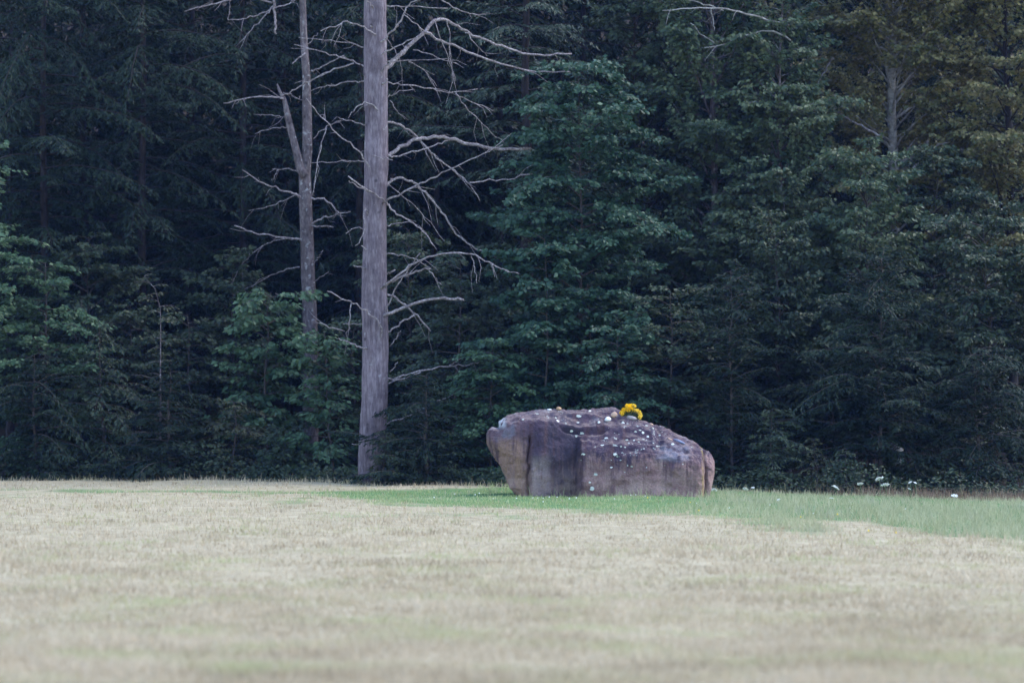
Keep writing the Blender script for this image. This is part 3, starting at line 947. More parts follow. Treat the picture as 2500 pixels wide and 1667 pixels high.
def px_branch(parent, origin, Yc, pts, w0, w1, seed, spread=0.8, sub=0, mat='dead_wood', name='branch', ntw=0, front=None):
    """A dead limb through photo points, leaving the trunk and swinging in depth."""
    r = np.random.RandomState(seed)
    pts = np.array(pts, float)
    span = np.abs(pts[:, 0] - pts[0, 0]).max() * Yc / F
    dirY = r.uniform(-spread, spread) if front is None else front
    s = np.linspace(0, 1, len(pts))
    s2 = np.linspace(0, 1, max(8, len(pts) * 3))
    # smooth the traced line
    X = np.interp(s2, s, pts[:, 0]); Y_ = np.interp(s2, s, pts[:, 1])
    if len(pts) > 2:
        for _ in range(2):
            X[1:-1] = (X[:-2] + 2 * X[1:-1] + X[2:]) / 4; Y_[1:-1] = (Y_[:-2] + 2 * Y_[1:-1] + Y_[2:]) / 4
    dep = Yc + dirY * span * s2 + (0.0 if front is None else -0.15 * (front < 0))
    P = np.array([at(a_, b_, c_) for a_, b_, c_ in zip(X, Y_, dep)]) - origin
    P[1:-1] += r.randn(len(P) - 2, 3) * 0.012
    R = np.linspace(w0, w1, len(P)) * Yc / F / 2
    b = MB(); b.tube(P, R, 7)
    for _ in range(int(ntw * 1.1 + .5)):         # short dead twigs
        s_ = r.uniform(.2, .98)
        q, T = along(P, [s_])
        D = rot_h(T, np.array([r.uniform(.5, 1.3) * r.choice((-1, 1))]))[0] + np.array((0, 0, r.uniform(-.8, .35)))
        l = r.uniform(.12, .5)
        kk = D * l
        b.tube([q[0], q[0] + kk * .5 + r.randn(3) * .02, q[0] + kk + np.array((0, 0, -.06 * r.rand())) + r.randn(3) * .03], [0.006, 0.0045, 0.0025], 4, False)
    return ob(name, b.mesh(name, M[mat]), parent)


PB = [
    (z2([(1150, 450), (1175, 425), (1215, 390), (1300, 290), (1400, 205), (1470, 130), (1520, 115), (1580, 150), (1680, 215), (1800, 265), (1920, 305), (2070, 350), (2200, 352), (2340, 345)]), 12, 4, 8, .5),
    (z2([(1400, 205), (1480, 245), (1600, 305), (1750, 360), (1900, 415), (2000, 440), (2140, 462), (2350, 462)]), 7, 3.5, 4, .45),
    (z2([(1140, 1015), (1180, 995), (1230, 950), (1300, 905), (1380, 880), (1500, 875), (1560, 885), (1680, 915), (1800, 942), (1940, 955), (2080, 950)]), 10, 8, 7, .35),
    (z2([(1150, 1002), (1190, 1000), (1290, 985), (1400, 950), (1480, 925), (1550, 900)]), 4.5, 3, 2, .3),
    (z2([(1145, 780), (1175, 778), (1230, 790), (1290, 825), (1360, 880), (1430, 950), (1480, 1010), (1560, 1070), (1620, 1110), (1690, 1170), (1730, 1230), (1755, 1285)]), 6.5, 2.5, 8, .6),
    (z2([(1690, 1165), (1800, 1155), (1950, 1140), (2090, 1110)]), 4, 2.2, 3, .6),
    (z2([(1150, 1190), (1170, 1175), (1200, 1140), (1250, 1130), (1310, 1150), (1370, 1190), (1420, 1240), (1480, 1310), (1540, 1390), (1590, 1470), (1640, 1530), (1720, 1580), (1860, 1643)]), 7, 3.5, 8, .5),
    (z2([(1140, 1290), (1165, 1278), (1240, 1245), (1330, 1195), (1430, 1150), (1560, 1085), (1640, 1045), (1740, 995), (1840, 950), (1900, 925)]), 5.5, 2.2, 5, -.5),
    (z2([(1170, 1310), (1140, 1275), (1080, 1240), (1000, 1190), (915, 1125)]), 5, 3.5, 0, -.6),
    (z2([(1160, 1290), (1180, 1325), (1240, 1380), (1370, 1450), (1420, 1500), (1460, 1568)]), 5, 2.2, 3, -.5),
    (z2([(1080, 1240), (1040, 1215), (960, 1185), (920, 1155)]), 4, 2.5, 0, -.6),
    (z2([(1075, 1095), (1030, 1030), (1000, 980), (930, 920), (860, 865), (780, 795), (700, 695), (650, 630)]), 4.2, 2, 4, -.5),
    (z2([(775, 810), (740, 930), (710, 1080), (685, 1250)]), 3, 1.8, 3, -.5),
    (z2([(1020, 428), (1005, 422), (930, 385), (840, 355), (720, 325), (640, 305), (570, 285)]), 4, 2, 4, .5),
    (z2([(950, 405), (850, 430), (740, 480), (640, 530), (560, 580), (490, 610)]), 4, 3, 3, .5),
    (z2([(1045, 318), (1035, 315), (960, 285), (880, 265), (740, 255), (600, 240)]), 4, 2, 4, .4),
    (z2([(1095, 228), (1085, 222), (1050, 190), (970, 155), (890, 140), (840, 165), (740, 200)]), 4.5, 2.5, 4, -.4),
    (z2([(1030, 522), (1000, 520), (920, 525), (830, 545), (740, 560), (680, 580)]), 4, 2, 3, .4),
    (z2([(1110, 745), (1095, 700), (1065, 660), (1020, 650), (980, 680), (940, 720), (915, 755)]), 4.5, 2, 1, -.6),
    (z2([(1030, 803), (1010, 798), (940, 775), (860, 760)]), 3.5, 2, 1, .4),
    (z2([(1030, 1030), (1000, 1030), (900, 1025), (800, 1035), (680, 1040)]), 3, 1.6, 2, .4),
    (z2([(1150, 525), (1175, 530), (1280, 545), (1400, 555), (1500, 580), (1600, 595), (1740, 570)]), 4, 1.8, 4, .5),
    (z2([(1600, 595), (1680, 690), (1750, 770), (1860, 880)]), 3, 1.5, 3, .5),
    (z2([(1610, 610), (1700, 650), (1850, 715)]), 2.5, 1.5, 2, .5),
    (z2([(1110, 275), (1180, 220), (1240, 150), (1270, 80), (1310, 30), (1400, -30)]), 5.5, 3, 3, -.6),
    (z2([(1115, 470), (1165, 410), (1260, 320)]), 5, 3, 0, -.6),
    (z2([(1150, 615), (1180, 608), (1250, 582), (1330, 570)]), 3.5, 2, 1, .3),
    (z2([(1130, 545), (1165, 505)]), 5, 3, 0, -.8),
    (z2([(1120, 355), (1200, 312), (1300, 262), (1390, 215)]), 4, 2.5, 2, -.5),
    (z2([(1150, 38), (1300, 45), (1550, 55)]), 3, 2, 3, .3),
    (z2([(1155, 392), (1190, 390), (1350, 390), (1530, 377)]), 3, 1.8, 2, -.3),
    (z2([(1330, 320), (1450, 355), (1610, 405)]), 2.6, 1.6, 2, .5),
    (z2([(1500, -5), (1600, 60), (1700, 90), (1790, 95)]), 3, 1.8, 3, .5),
    (z2([(1270, 95), (1380, 180), (1440, 235)]), 3, 1.8, 1, .5),
    (z2([(1155, 240), (1190, 290), (1225, 340), (1265, 455)]), 2.4, 1.4, 1, .5),
    (z2([(1545, 130), (1570, 230), (1555, 330), (1580, 430), (1600, 520)]), 2.6, 1.4, 3, .5),
    (z2([(1470, 140), (1520, 290), (1570, 400), (1590, 530)]), 2.4, 1.4, 3, .5),
    (z2([(1660, 210), (1740, 300), (1800, 360)]), 2.6, 1.4, 2, .5),
    (z2([(1300, 395), (1400, 440), (1480, 550)]), 2.2, 1.3, 2, .5),
    (z2([(1180, 640), (1230, 715), (1300, 770)]), 2.2, 1.3, 1, .4),
    (z2([(1170, 1175), (1300, 1280), (1420, 1390), (1530, 1540)]), 2.4, 1.3, 3, .4),
    (z2([(1050, 985), (1120, 1005), (1200, 1022)]), 2.5, 1.6, 0, -.9),
    (z2([(1040, 1470), (970, 1450), (900, 1490)]), 3.5, 2, 0, .3),
    (z2([(1160, 1437), (1230, 1425), (1320, 1415)]), 3, 1.8, 1, .3),
    (z2([(1050, 1400), (1040, 1350), (1020, 1320), (1015, 1380), (1025, 1500), (960, 1568)]), 3.4, 2.4, 0, -.9),
    (z2([(1080, 210), (1068, 180), (1060, 165)]), 4, 3, 0, -1.5),
    (z2([(1105, 60), (1070, 45), (1030, 0)]), 4.5, 3, 0, -.8),
    (z3([(1110, 275), (1180, 225), (1270, 165), (1350, 100), (1450, 65), (1580, 40), (1720, 55), (1800, 95), (1880, 145), (1950, 170), (2005, 178)]), 6, 2, 5, -.5),
    (z3([(1700, 65), (1720, 130), (1735, 240)]), 2.4, 1.4, 1, -.4),
    (z3([(1125, 262), (1220, 215), (1310, 175), (1380, 150), (1440, 148)]), 6, 4, 2, -.4),
    (z3([(1430, 160), (1470, 205), (1510, 250)]), 3, 1.6, 1, -.4),
    (z3([(1145, 450), (1165, 440), (1260, 400), (1360, 360), (1470, 335), (1590, 335), (1650, 345)]), 9.5, 5, 3, -.3),
    (z3([(1140, 300), (1170, 305), (1230, 345), (1300, 395), (1370, 450), (1440, 545)]), 6.5, 4, 2, .4),
    (z3([(1165, 550), (1180, 545), (1260, 490), (1340, 440)]), 5, 4, 1, .3),
    (z3([(1150, 856), (1180, 850), (1280, 825), (1400, 795), (1560, 765), (1680, 765), (1760, 735)]), 6, 2, 4, .3),
    (z3([(1560, 765), (1600, 740), (1640, 712)]), 3, 1.6, 0, .3),
    (z3([(1150, 880), (1175, 875), (1260, 845), (1380, 805)]), 4.5, 3, 1, .2),
    (z3([(1130, 470), (1190, 340), (1250, 215), (1310, 140), (1375, 45)]), 4, 2.4, 2, -.5),
    (z3([(1110, 640), (1125, 580), (1135, 540), (1110, 490), (1050, 425), (985, 385), (920, 355), (850, 325), (780, 290)]), 5, 2.8, 2, -.5),
    (z3([(935, 365), (925, 470), (905, 580)]), 3.2, 1.8, 1, -.5),
    (z3([(1045, 660), (1035, 655), (970, 640), (900, 610), (855, 590)]), 5, 3, 0, -.4),
    (z3([(1035, 507), (1020, 505), (950, 502), (880, 500)]), 2.6, 1.6, 0, .3),
    (z3([(890, 545), (800, 520), (695, 485)]), 3.2, 2, 1, -.3),
    (z3([(1055, 158), (1000, 135), (950, 125)]), 3.8, 3, 0, -.3),
    (z3([(1140, 1138), (1170, 1130), (1230, 1110), (1300, 1080), (1460, 1010), (1670, 900)]), 5, 1.8, 5, .4),
    (z3([(1010, 1272), (1000, 1270), (940, 1262)]), 3.2, 2, 0, .2),
    (z3([(1060, 40), (1000, 0)]), 3.4, 2.4, 0, -.7),
    (z3([(1150, 55), (1250, 55), (1330, 80), (1400, 120), (1450, 150)]), 3.4, 1.8, 1, .3),
    (z3([(1150, 190), (1170, 182), (1215, 152)]), 5, 4, 0, .2),
    (z3([(1070, 1330), (1068, 1290), (1050, 1240)]), 4.5, 2.5, 0, -1.2),
    (z3([(1060, 1110), (1045, 1080)]), 4.5, 3, 0, -1.5),
    (z3([(1180, 805), (1215, 770), (1230, 740)]), 3, 1.6, 0, .2),
    (z3([(1180, 640), (1220, 590), (1250, 540)]), 3, 1.6, 1, .3),
]
for k, (pts, w0, w1, ntw, fr) in enumerate(PB):
    px_branch(pine, pb, PY, pts, w0, w1, 100 + k, ntw=ntw, front=fr)
# green top above the frame
w_, V, T = hemlock(77, 17.2, 0.05, 0.60, 60, lambda t, a_: 3.4 * (1.06 - t) ** 0.7 + 0.3, 0.12, (0.0, 0.5), 0.16, 9, 22, 0.2)
ob('crown', tri_mesh('crown', V, T, False, (M['pine'],)), pine)

# ------------------------------------------------------------------ forked tree beside the pine
FY = 74.0
fb = at(757, 1150, FY); fb[2] = float(gz(fb[0], FY))
fork = thing('forked_tree', 'slimmer forked tree with rough grey bark standing behind the leafy shrubs', 'tree', fb)
mb = MB()
fp = [(758, 1230, 42), (758, 1150, 40), (758, 837, 37), (757, 790, 36), (755, 734, 35), (752, 676, 34), (750, 600, 33), (746, 500, 32), (744, 420, 29), (750, 364, 25), (750, 306, 24), (749, 250, 22), (748, 190, 20), (744, 130, 18), (741, 76, 17), (739, 0, 16), (736, -200, 13), (735, -500, 8)]
mb.tube([at(x, y, FY) - fb for x, y, w in fp], [w * FY / F / 2 for x, y, w in fp], 14)
lp = [(745, 430, 24), (733, 413, 22), (725, 375, 20), (714, 333, 18), (703, 287, 17), (694, 243, 11), (684, 226, 8), (676, 205, 4)]
mb.tube([at(x, y, FY - .1) - fb for x, y, w in lp], [w * FY / F / 2 for x, y, w in lp], 10)
ob('trunk', mb.mesh('trunk', M['grey_bark']), fork)
FB = [
    (z2([(610, 1255), (600, 1250), (520, 1220), (420, 1190), (330, 1150), (240, 1085)]), 6, 2.5, 4, -.4),
    (z2([(610, 1535), (600, 1530), (480, 1515), (370, 1495), (280, 1475), (190, 1440)]), 5, 3, 2, -.3),
    (z2([(600, 1525), (530, 1520), (450, 1535), (370, 1568), (280, 1640)]), 3, 1.6, 2, .4),
    (z2([(680, 1440), (720, 1410), (770, 1380), (840, 1370), (930, 1350)]), 6, 2, 2, -.3),
    (z2([(680, 1440), (740, 1445), (820, 1450)]), 5, 3, 1, -.3),
    (z2([(680, 1262), (750, 1265), (800, 1300), (850, 1350), (880, 1400)]), 5, 2.4, 3, -.3),
    (z2([(590, 1095), (580, 1090), (500, 1080), (430, 1080)]), 4, 2.2, 2, .2),
    (z2([(470, 1085), (450, 1110), (430, 1160)]), 3, 1.8, 0, .2),
    (z2([(600, 1240), (540, 1260), (450, 1310), (280, 1345)]), 3.4, 1.8, 4, .3),
    (z2([(530, 815), (490, 810), (400, 830), (320, 855)]), 3.4, 1.8, 2, .3),
    (z2([(670, 458), (690, 455), (780, 410), (890, 355)]), 4.5, 2.5, 2, -.4),
    (z2([(500, 630), (490, 625), (400, 615), (260, 630), (120, 660)]), 5, 2.2, 5, -.4),
    (z2([(540, 745), (500, 750), (420, 735), (310, 730)]), 2.6, 1.5, 3, .4),
    (z2([(640, 340), (590, 385), (560, 410)]), 4, 2.5, 0, -.4),
    (z2([(630, 320), (680, 260), (720, 210)]), 2.6, 1.6, 0, .3),
    (z2([(660, 620), (620, 650), (560, 610), (500, 590)]), 3, 1.6, 2, .3),
    (z2([(690, 890), (740, 830), (800, 795), (870, 770)]), 2.8, 1.6, 2, .3),
    (z3([(605, 135), (540, 140), (450, 175), (370, 220), (200, 300)]), 3.2, 1.8, 2, .4),
    (z3([(370, 0), (280, 70), (215, 150), (175, 245)]), 3, 1.8, 1, .4),
    (z3([(612, 345), (540, 320), (450, 305)]), 3.2, 2, 0, .3),
    (z3([(700, 110), (730, 70), (755, 30)]), 2.4, 1.5, 0, .3),
    (z3([(705, 225), (750, 190), (790, 165)]), 2.4, 1.5, 1, .3),
]
for k, (pts, w0, w1, ntw, fr) in enumerate(FB):
    px_branch(fork, fb, FY, pts, w0, w1, 300 + k, ntw=ntw, front=fr)

# ------------------------------------------------------------------ leafy plants along the forest edge
def cone(a0, p=0.8, b=0.05): return lambda t, a_: a0 * max(0.0, 1.02 - t) ** p + b


def blob(a0, tm=0.5, k=1.6): return lambda t, a_: a0 * max(0.08, 1 - abs((t - tm) / max(tm, 1 - tm)) ** k)


# slender sapling with a drooping tip
Y0 = 70.9
plant('hemlock_sapling', 'slender olive hemlock sapling with a bare pale stem and a drooping tip', 'sapling', base_at(395, Y0),
      hemlock(11, hgt(672, Y0), 0.028, 0.10, 46, lambda t, a_: 0.30 + 0.35 * (t < .5) + .1 * (t > .8), .35, (0.1, .7), 0.085, 11, 26, 0.22, (0, 0), 0.30,
              wob=.006, keep=lambda P, r: (r.rand(len(P)) < np.where((P[:, 2] > 1.15) & (P[:, 2] < 2.4), 0.5, 1.0))), M['grey_bark'], M['hemlock_olive'])
Y0 = 70.3
plant('hemlock_bush', 'low bushy hemlock in front of the slender drooping sapling', 'bush', base_at(420, Y0),
      hemlock(12, 2.2, 0.05, 0.03, 90, cone(1.45, .75, .15), .35, (0.05, .7), 0.10, 15, 42, .24), M['twig_bark'], M['hemlock'])
plant('hemlock_bush', 'olive hemlock bush below the pine at the grass edge with yellowish tips', 'bush', base_at(560, 70.0),
      hemlock(13, 1.5, 0.04, 0.03, 60, cone(1.1, .75, .12), .35, (0.05, .7), 0.09, 15, 40, .24), M['twig_bark'], M['hemlock_olive'])
plant('hemlock_bush', 'dark spreading hemlock bush in the corner of the field under leafy branches', 'bush', base_at(90, 71.0),
      hemlock(14, 2.4, 0.05, 0.03, 90, cone(1.7, .7, .2), .4, (0.0, .6), 0.10, 14, 40, .24), M['twig_bark'], M['hemlock'])
plant('hemlock_bush', 'wispy dark hemlock bush between the corner bush and the drooping sapling', 'bush', base_at(255, 71.4),
      hemlock(15, 3.0, 0.05, 0.05, 80, cone(1.3, .8, .15), .45, (0.0, .5), 0.10, 13, 36, .24), M['twig_bark'], M['dusky'])
plant('leafy_shrub', 'tall green shrub with large hanging leaves around the foot of the forked tree', 'shrub', base_at(650, 71.6),
      broadleaf(21, 3.75, 0.045, 0.08, 44, lambda t, a_: 1.75 * (1 - 0.55 * t), 0.115, (0.15, .75), .34, 7, 24, (0.1, 0), .56, .6, .6, wob=.05), M['twig_bark'], M['shrub'])
plant('leafy_shrub', 'small leafy shrub close beside the shaded side of the pine trunk', 'shrub', base_at(820, 69.2),
      broadleaf(22, 2.9, 0.03, 0.06, 34, lambda t, a_: 1.05 * (1 - 0.5 * t), 0.095, (0.1, .7), .35, 8, 26, (-.1, 0), .56, .5, .6, wob=.05), M['twig_bark'], M['shrub'])
plant('leafy_shrub', 'low fern like shrub by the grass edge below the forked tree', 'shrub', base_at(700, 69.4),
      broadleaf(23, 0.95, 0.015, 0.05, 30, lambda t, a_: .75 * (1 - .3 * t), 0.07, (0.2, .9), .5, 12, 30, (0, 0), .5, .5, .6), M['twig_bark'], M['dusky'])
plant('maple_sapling', 'green maple spreading layered leaves into the corner above the hemlock bush', 'sapling', base_at(-60, 71.8),
      broadleaf(24, 6.5, 0.06, 0.35, 40, lambda t, a_: 2.1 * (1.05 - t) ** .6 + .25, 0.095, (0.1, .5), .28, 8, 26, (0, 0), .6, .4, .5), M['twig_bark'], M['shrub'])
plant('leafy_shrub', 'broad green shrub with tiers of small leaves in the corner of the field', 'shrub', base_at(120, 72.4),
      broadleaf(25, 4.3, 0.05, 0.15, 44, lambda t, a_: 1.9 * (1.05 - t) ** .5 + .2, 0.085, (0.05, .5), .25, 8, 28, (0, 0), .58, .4, .5), M['twig_bark'], M['shrub'])
plant('leafy_shrub', 'reddish green thin shrub behind the drooping hemlock sapling', 'shrub', base_at(470, 73.0),
      broadleaf(26, 3.4, 0.04, 0.15, 36, lambda t, a_: 1.5 * (1.05 - t) ** .5 + .2, 0.085, (0.05, .5), .3, 7, 24, (0, 0), .55, .4, .6), M['twig_bark'], M['dusky'])

# right of the pine
plant('hemlock_bush', 'low feathery hemlock bush growing between the pine trunk and the boulder', 'bush', base_at(1045, 66.3),
      hemlock(31, 1.95, 0.05, 0.03, 90, lambda t, a_: (1.25 * (1.02 - t) ** .7 + .12) * (1.25 if math.cos(a_) < 0 else 1.0), .3, (0.05, .75), 0.095, 15, 42, .24), M['twig_bark'], M['hemlock'])
plant('hemlock_bush', 'small olive hemlock sprig pressed against the foot of the pine', 'bush', base_at(925, 66.3),
      hemlock(32, 0.95, 0.025, 0.05, 40, cone(.65, .7, .1), .3, (0.1, .8), 0.08, 16, 42, .24), M['twig_bark'], M['hemlock_olive'])
plant('leafy_shrub', 'green shrub with arching leaf sprays between the pine and the maple sapling', 'shrub', base_at(1120, 69.0),
      broadleaf(33, 4.3, 0.045, 0.08, 50, lambda t, a_: 1.6 * (1 - .5 * t), 0.085, (0.1, .6), .3, 8, 28, (.1, 0), .56, .4, .55), M['twig_bark'], M['dusky'])
plant('leafy_shrub', 'dark leafy shrub rising just behind the nose of the boulder', 'shrub', base_at(1210, 67.2),
      broadleaf(34, 2.6, 0.035, 0.05, 46, lambda t, a_: 1.35 * (1 - .45 * t), 0.08, (0.1, .6), .3, 9, 30, (0, 0), .56, .4, .55), M['twig_bark'], M['shrub'])
# the central maple: two thin stems
Y0 = 68.6
mp_ = plant('maple_sapling', 'tall bright green maple sapling with thin twin stems rising behind the boulder', 'sapling', base_at(1418, Y0),
            broadleaf(41, 7.9, 0.055, 0.22, 74, lambda t, a_: 1.95 * max(.3, 1 - abs((t - .52) / .62) ** 3.0) * (1.1 if math.sin(a_) < 0 else .95), 0.088, (0.15, .75), .32, 9, 32,
                      (0.05, 0), .66, .5, .7, wob=.025, twl=.5), M['twig_bark'], M['maple'])
st2 = MB(); st2.tube([(.16, -.05, -.2), (.17, -.06, 1.2), (.18, -.02, 2.6), (.12, 0, 3.9)], [.028, .026, .022, .015], 7)
ob('stem', st2.mesh('stem', M['twig_bark']), mp_)
plant('maple_sapling', 'lower maple with long leaf sprays reaching towards the pine above the boulder', 'sapling', base_at(1330, 67.6),
      broadleaf(42, 4.6, 0.035, 0.25, 36, lambda t, a_: 1.45 * (1.1 - t) ** .4 * (1.3 if math.cos(a_) < 0 else .8), 0.10, (0.15, .6), .3, 9, 28, (-.1, 0), .62, .42, .5), M['twig_bark'], M['maple'])
plant('leafy_shrub', 'mid green shrub showing over the top of the boulder behind the flowers', 'shrub', base_at(1500, 66.6),
      broadleaf(43, 2.9, 0.035, 0.08, 48, lambda t, a_: 1.4 * (1 - .45 * t), 0.08, (0.1, .6), .3, 9, 30, (0, 0), .58, .4, .55), M['twig_bark'], M['maple'])
plant('leafy_shrub', 'dark green shrub above the sloping shoulder of the boulder', 'shrub', base_at(1640, 67.2),
      broadleaf(44, 3.7, 0.04, 0.08, 50, lambda t, a_: 1.5 * (1 - .5 * t), 0.08, (0.1, .6), .3, 9, 30, (0, 0), .58, .4, .55), M['twig_bark'], M['dusky'])
# right-hand group
plant('hemlock_tree', 'narrow dark hemlock with a thin visible stem next to the end of the boulder', 'tree', base_at(1785, 66.4),
      hemlock(51, 4.0, 0.035, 0.06, 120, cone(1.25, .6, .2), .28, (0.0, .9), 0.10, 14, 38, .24), M['twig_bark'], M['hemlock'])
plant('hemlock_bush', 'low dark hemlock bush at the grass edge past the end of the boulder', 'bush', base_at(1880, 65.4),
      hemlock(52, 1.5, 0.03, 0.04, 56, cone(1.0, .75, .12), .35, (0.05, .7), 0.09, 15, 40, .24), M['twig_bark'], M['dusky'])
plant('hemlock_bush', 'tiny drooping hemlock seedling at the grass edge near the white flowers', 'bush', base_at(1990, 64.9),
      hemlock(53, 1.0, 0.02, 0.05, 34, cone(.6, .75, .1), .5, (0.1, .7), 0.08, 15, 40, .24), M['twig_bark'], M['hemlock_olive'])
plant('hemlock_bush', 'small dark bush at the grass edge behind the tallest white flower', 'bush', base_at(2075, 65.0),
      hemlock(54, .85, 0.02, 0.05, 34, cone(.7, .75, .1), .5, (0.1, .7), 0.08, 15, 40, .24), M['twig_bark'], M['dusky'])
plant('hemlock_tree', 'young hemlock on a thin bare grey stem behind the white wildflowers', 'tree', base_at(2153, 66.2),
      hemlock(55, 4.3, 0.045, 0.24, 130, lambda t, a_: 1.65 * max(.25, 1 - abs((t - .45) / .65) ** 2.2), .28, (-0.05, .9), 0.10, 14, 38, .24), M['twig_bark'], M['hemlock'])
plant('birch_tree', 'pale green birch with loose leaf sprays standing over the young hemlock', 'tree', base_at(2120, 69.4),
      broadleaf(56, 6.4, 0.06, 0.25, 62, lambda t, a_: 2.0 * max(.2, 1 - abs((t - .55) / .6) ** 2.4), 0.085, (0.3, 1.05), .28, 8, 28, (0, 0), .62, .7, .95, twl=.55), M['twig_bark'], M['birch'])
plant('leafy_shrub', 'dense grey green shrub filling the gap between the boulder end and the birch', 'shrub', base_at(1900, 68.6),
      broadleaf(57, 5.0, 0.05, 0.22, 52, lambda t, a_: 1.6 * max(.2, 1 - abs((t - .5) / .6) ** 2.4), 0.08, (0.25, 1.0), .28, 9, 28, (0, 0), .6, .7, .95, twl=.5), M['twig_bark'], M['dusky'])
plant('hemlock_bush', 'wide dark hemlock bush in shade beyond the seed heads', 'bush', base_at(2400, 66.0),
      hemlock(58, 2.8, 0.04, 0.10, 100, cone(1.8, .5, .3), .35, (0.0, .8), 0.10, 13, 36, .24), M['twig_bark'], M['hemlock'])
plant('leafy_shrub', 'dusky shrub with outstretched sprays above the seed heads', 'shrub', base_at(2420, 68.4),
      broadleaf(59, 5.2, 0.05, 0.35, 48, lambda t, a_: 2.1 * max(.2, 1 - abs((t - .55) / .6) ** 2.4), 0.085, (0.15, .9), .3, 8, 27, (0, 0), .6, .6, .9, twl=.5), M['twig_bark'], M['dusky'])

# further shrubs that close the lower gaps
for seed, px, Y_, H_, w_, mt, lab in [
    (81, 2230, 68.2, 3.6, 1.5, 'dusky', 'dusky leafy shrub behind the bare stem of the young hemlock'),
    (82, 1715, 69.0, 3.4, 1.4, 'dusky', 'shaded leafy shrub behind the narrow hemlock at the boulder end'),
    (83, 320, 73.6, 3.6, 1.6, 'dusky', 'shaded shrub behind the bare stem of the drooping sapling'),
    (84, 880, 70.6, 3.2, 1.4, 'dusky', 'shaded leafy shrub right behind the pine trunk'),
    (85, 2040, 68.0, 3.0, 1.4, 'dusky', 'shaded leafy shrub behind the tiny drooping hemlock seedling'),
    (86, 2560, 69.0, 4.4, 1.7, 'dusky', 'dark leafy shrub closing the corner beyond the seed heads'),
    (87, 560, 74.5, 4.6, 1.6, 'dusky', 'tall shaded shrub behind the large leaved shrub'),
    (88, 200, 74.5, 5.0, 1.8, 'dusky', 'tall shaded shrub between the corner maple and the drooping sapling'),
    (89, 1010, 71.5, 5.0, 1.7, 'dusky', 'tall dark shrub behind the lower dead branches of the pine'),
    (90, 1300, 71.5, 5.6, 1.7, 'dusky', 'tall dark shrub in the gap between pine branches and maple'),
    (91, 1830, 71.0, 6.2, 1.7, 'birch', 'grey green young tree above the narrow hemlock'),
    (92, 2300, 71.5, 6.8, 1.9, 'dusky', 'dusky young tree between the birch and the corner shrub'),
]:
    plant('leafy_shrub' if H_ < 5.5 else 'young_beech', lab, 'shrub' if H_ < 5.5 else 'tree', base_at(px, Y_),
          broadleaf(seed, H_, .04, .08, int(12 * H_), lambda t, a_: w_ * max(.25, 1 - abs((t - .45) / .62) ** 2.4), .085, (.1, .8), .3, 8, 27, (0, 0), .58, .6, .85, twl=.5), M['twig_bark'], M[mt])

# taller broadleaved trees behind
bt = plant('birch_tree', 'tall grey green birch rising directly behind the narrow hemlock and shrubs', 'tree', base_at(1730, 72.6),
           broadleaf(61, 13.0, 0.11, 0.26, 120, lambda t, a_: 2.5 * max(.2, 1 - abs((t - .45) / .6) ** 2.4), 0.085, (0.35, 1.1), .25, 7, 24, (0.1, 0), .62, .7, .95, twl=.55), M['grey_bark'], M['birch'])
be = plant('beech_tree', 'olive brown beech with a pale patched trunk high behind the birch', 'tree', base_at(2190, 74.6),
           broadleaf(62, 14.0, 0.17, 0.36, 120, lambda t, a_: 3.1 * max(.2, 1 - abs((t - .6) / .5) ** 2.2), 0.085, (0.2, 1.0), .25, 7, 23, (-0.1, 0), .62, .7, .95, twl=.55,
                     keep=lambda P, r: ~((np.abs(P[:, 0]) < .3) & (P[:, 1] < 0) & (P[:, 2] > 6.4) & (P[:, 2] < 8.4))), M['pale_bark'], M['beech'])
bo_ = np.array(be.location)
z7 = lambda pts: [(1700 + x / 2.614, y / 2.614) for x, y in pts]
for k, (pts, w0, w1, ntw, fr) in enumerate([
    (z7([(1190, 880), (1080, 820), (1000, 775), (890, 710)]), 7, 3, 2, -.2),
    (z7([(1370, 1110), (1400, 1040), (1440, 980), (1480, 900)]), 5, 2, 1, -.2),
    (z7([(1390, 1080), (1450, 1000), (1530, 930), (1610, 910)]), 4, 2, 1, -.2),
    (z7([(760, 560), (820, 450), (880, 370)]), 4, 2, 1, -.2),
]):
    px_branch(be, bo_, 73.2, pts, w0, w1, 520 + k, ntw=ntw, front=fr, mat='dead_wood')
plant('beech_tree', 'brown tinged beech with dense foliage reaching the corner of the wood', 'tree', base_at(2470, 73.4),
      broadleaf(63, 12.5, 0.13, 0.30, 110, lambda t, a_: 2.6 * max(.2, 1 - abs((t - .55) / .55) ** 2.2), 0.085, (0.2, 1.0), .25, 7, 24, (0, 0), .62, .7, .95, twl=.55), M['dark_bark'], M['beech'])
b64 = plant('birch_tree', 'birch with bare white limbs between the maple sapling and the brown beech', 'tree', base_at(1930, 72.0),
      broadleaf(64, 9.5, 0.09, 0.30, 90, lambda t, a_: 2.0 * max(.15, 1 - abs((t - .55) / .5) ** 2.0), 0.085, (0.3, 1.1), .25, 8, 25, (0, 0), .62, .7, .95, twl=.55), M['grey_bark'], M['birch'])
bo_ = np.array(b64.location)
z4 = lambda pts: [(1200 + x / 2.614, y / 2.614) for x, y in pts]
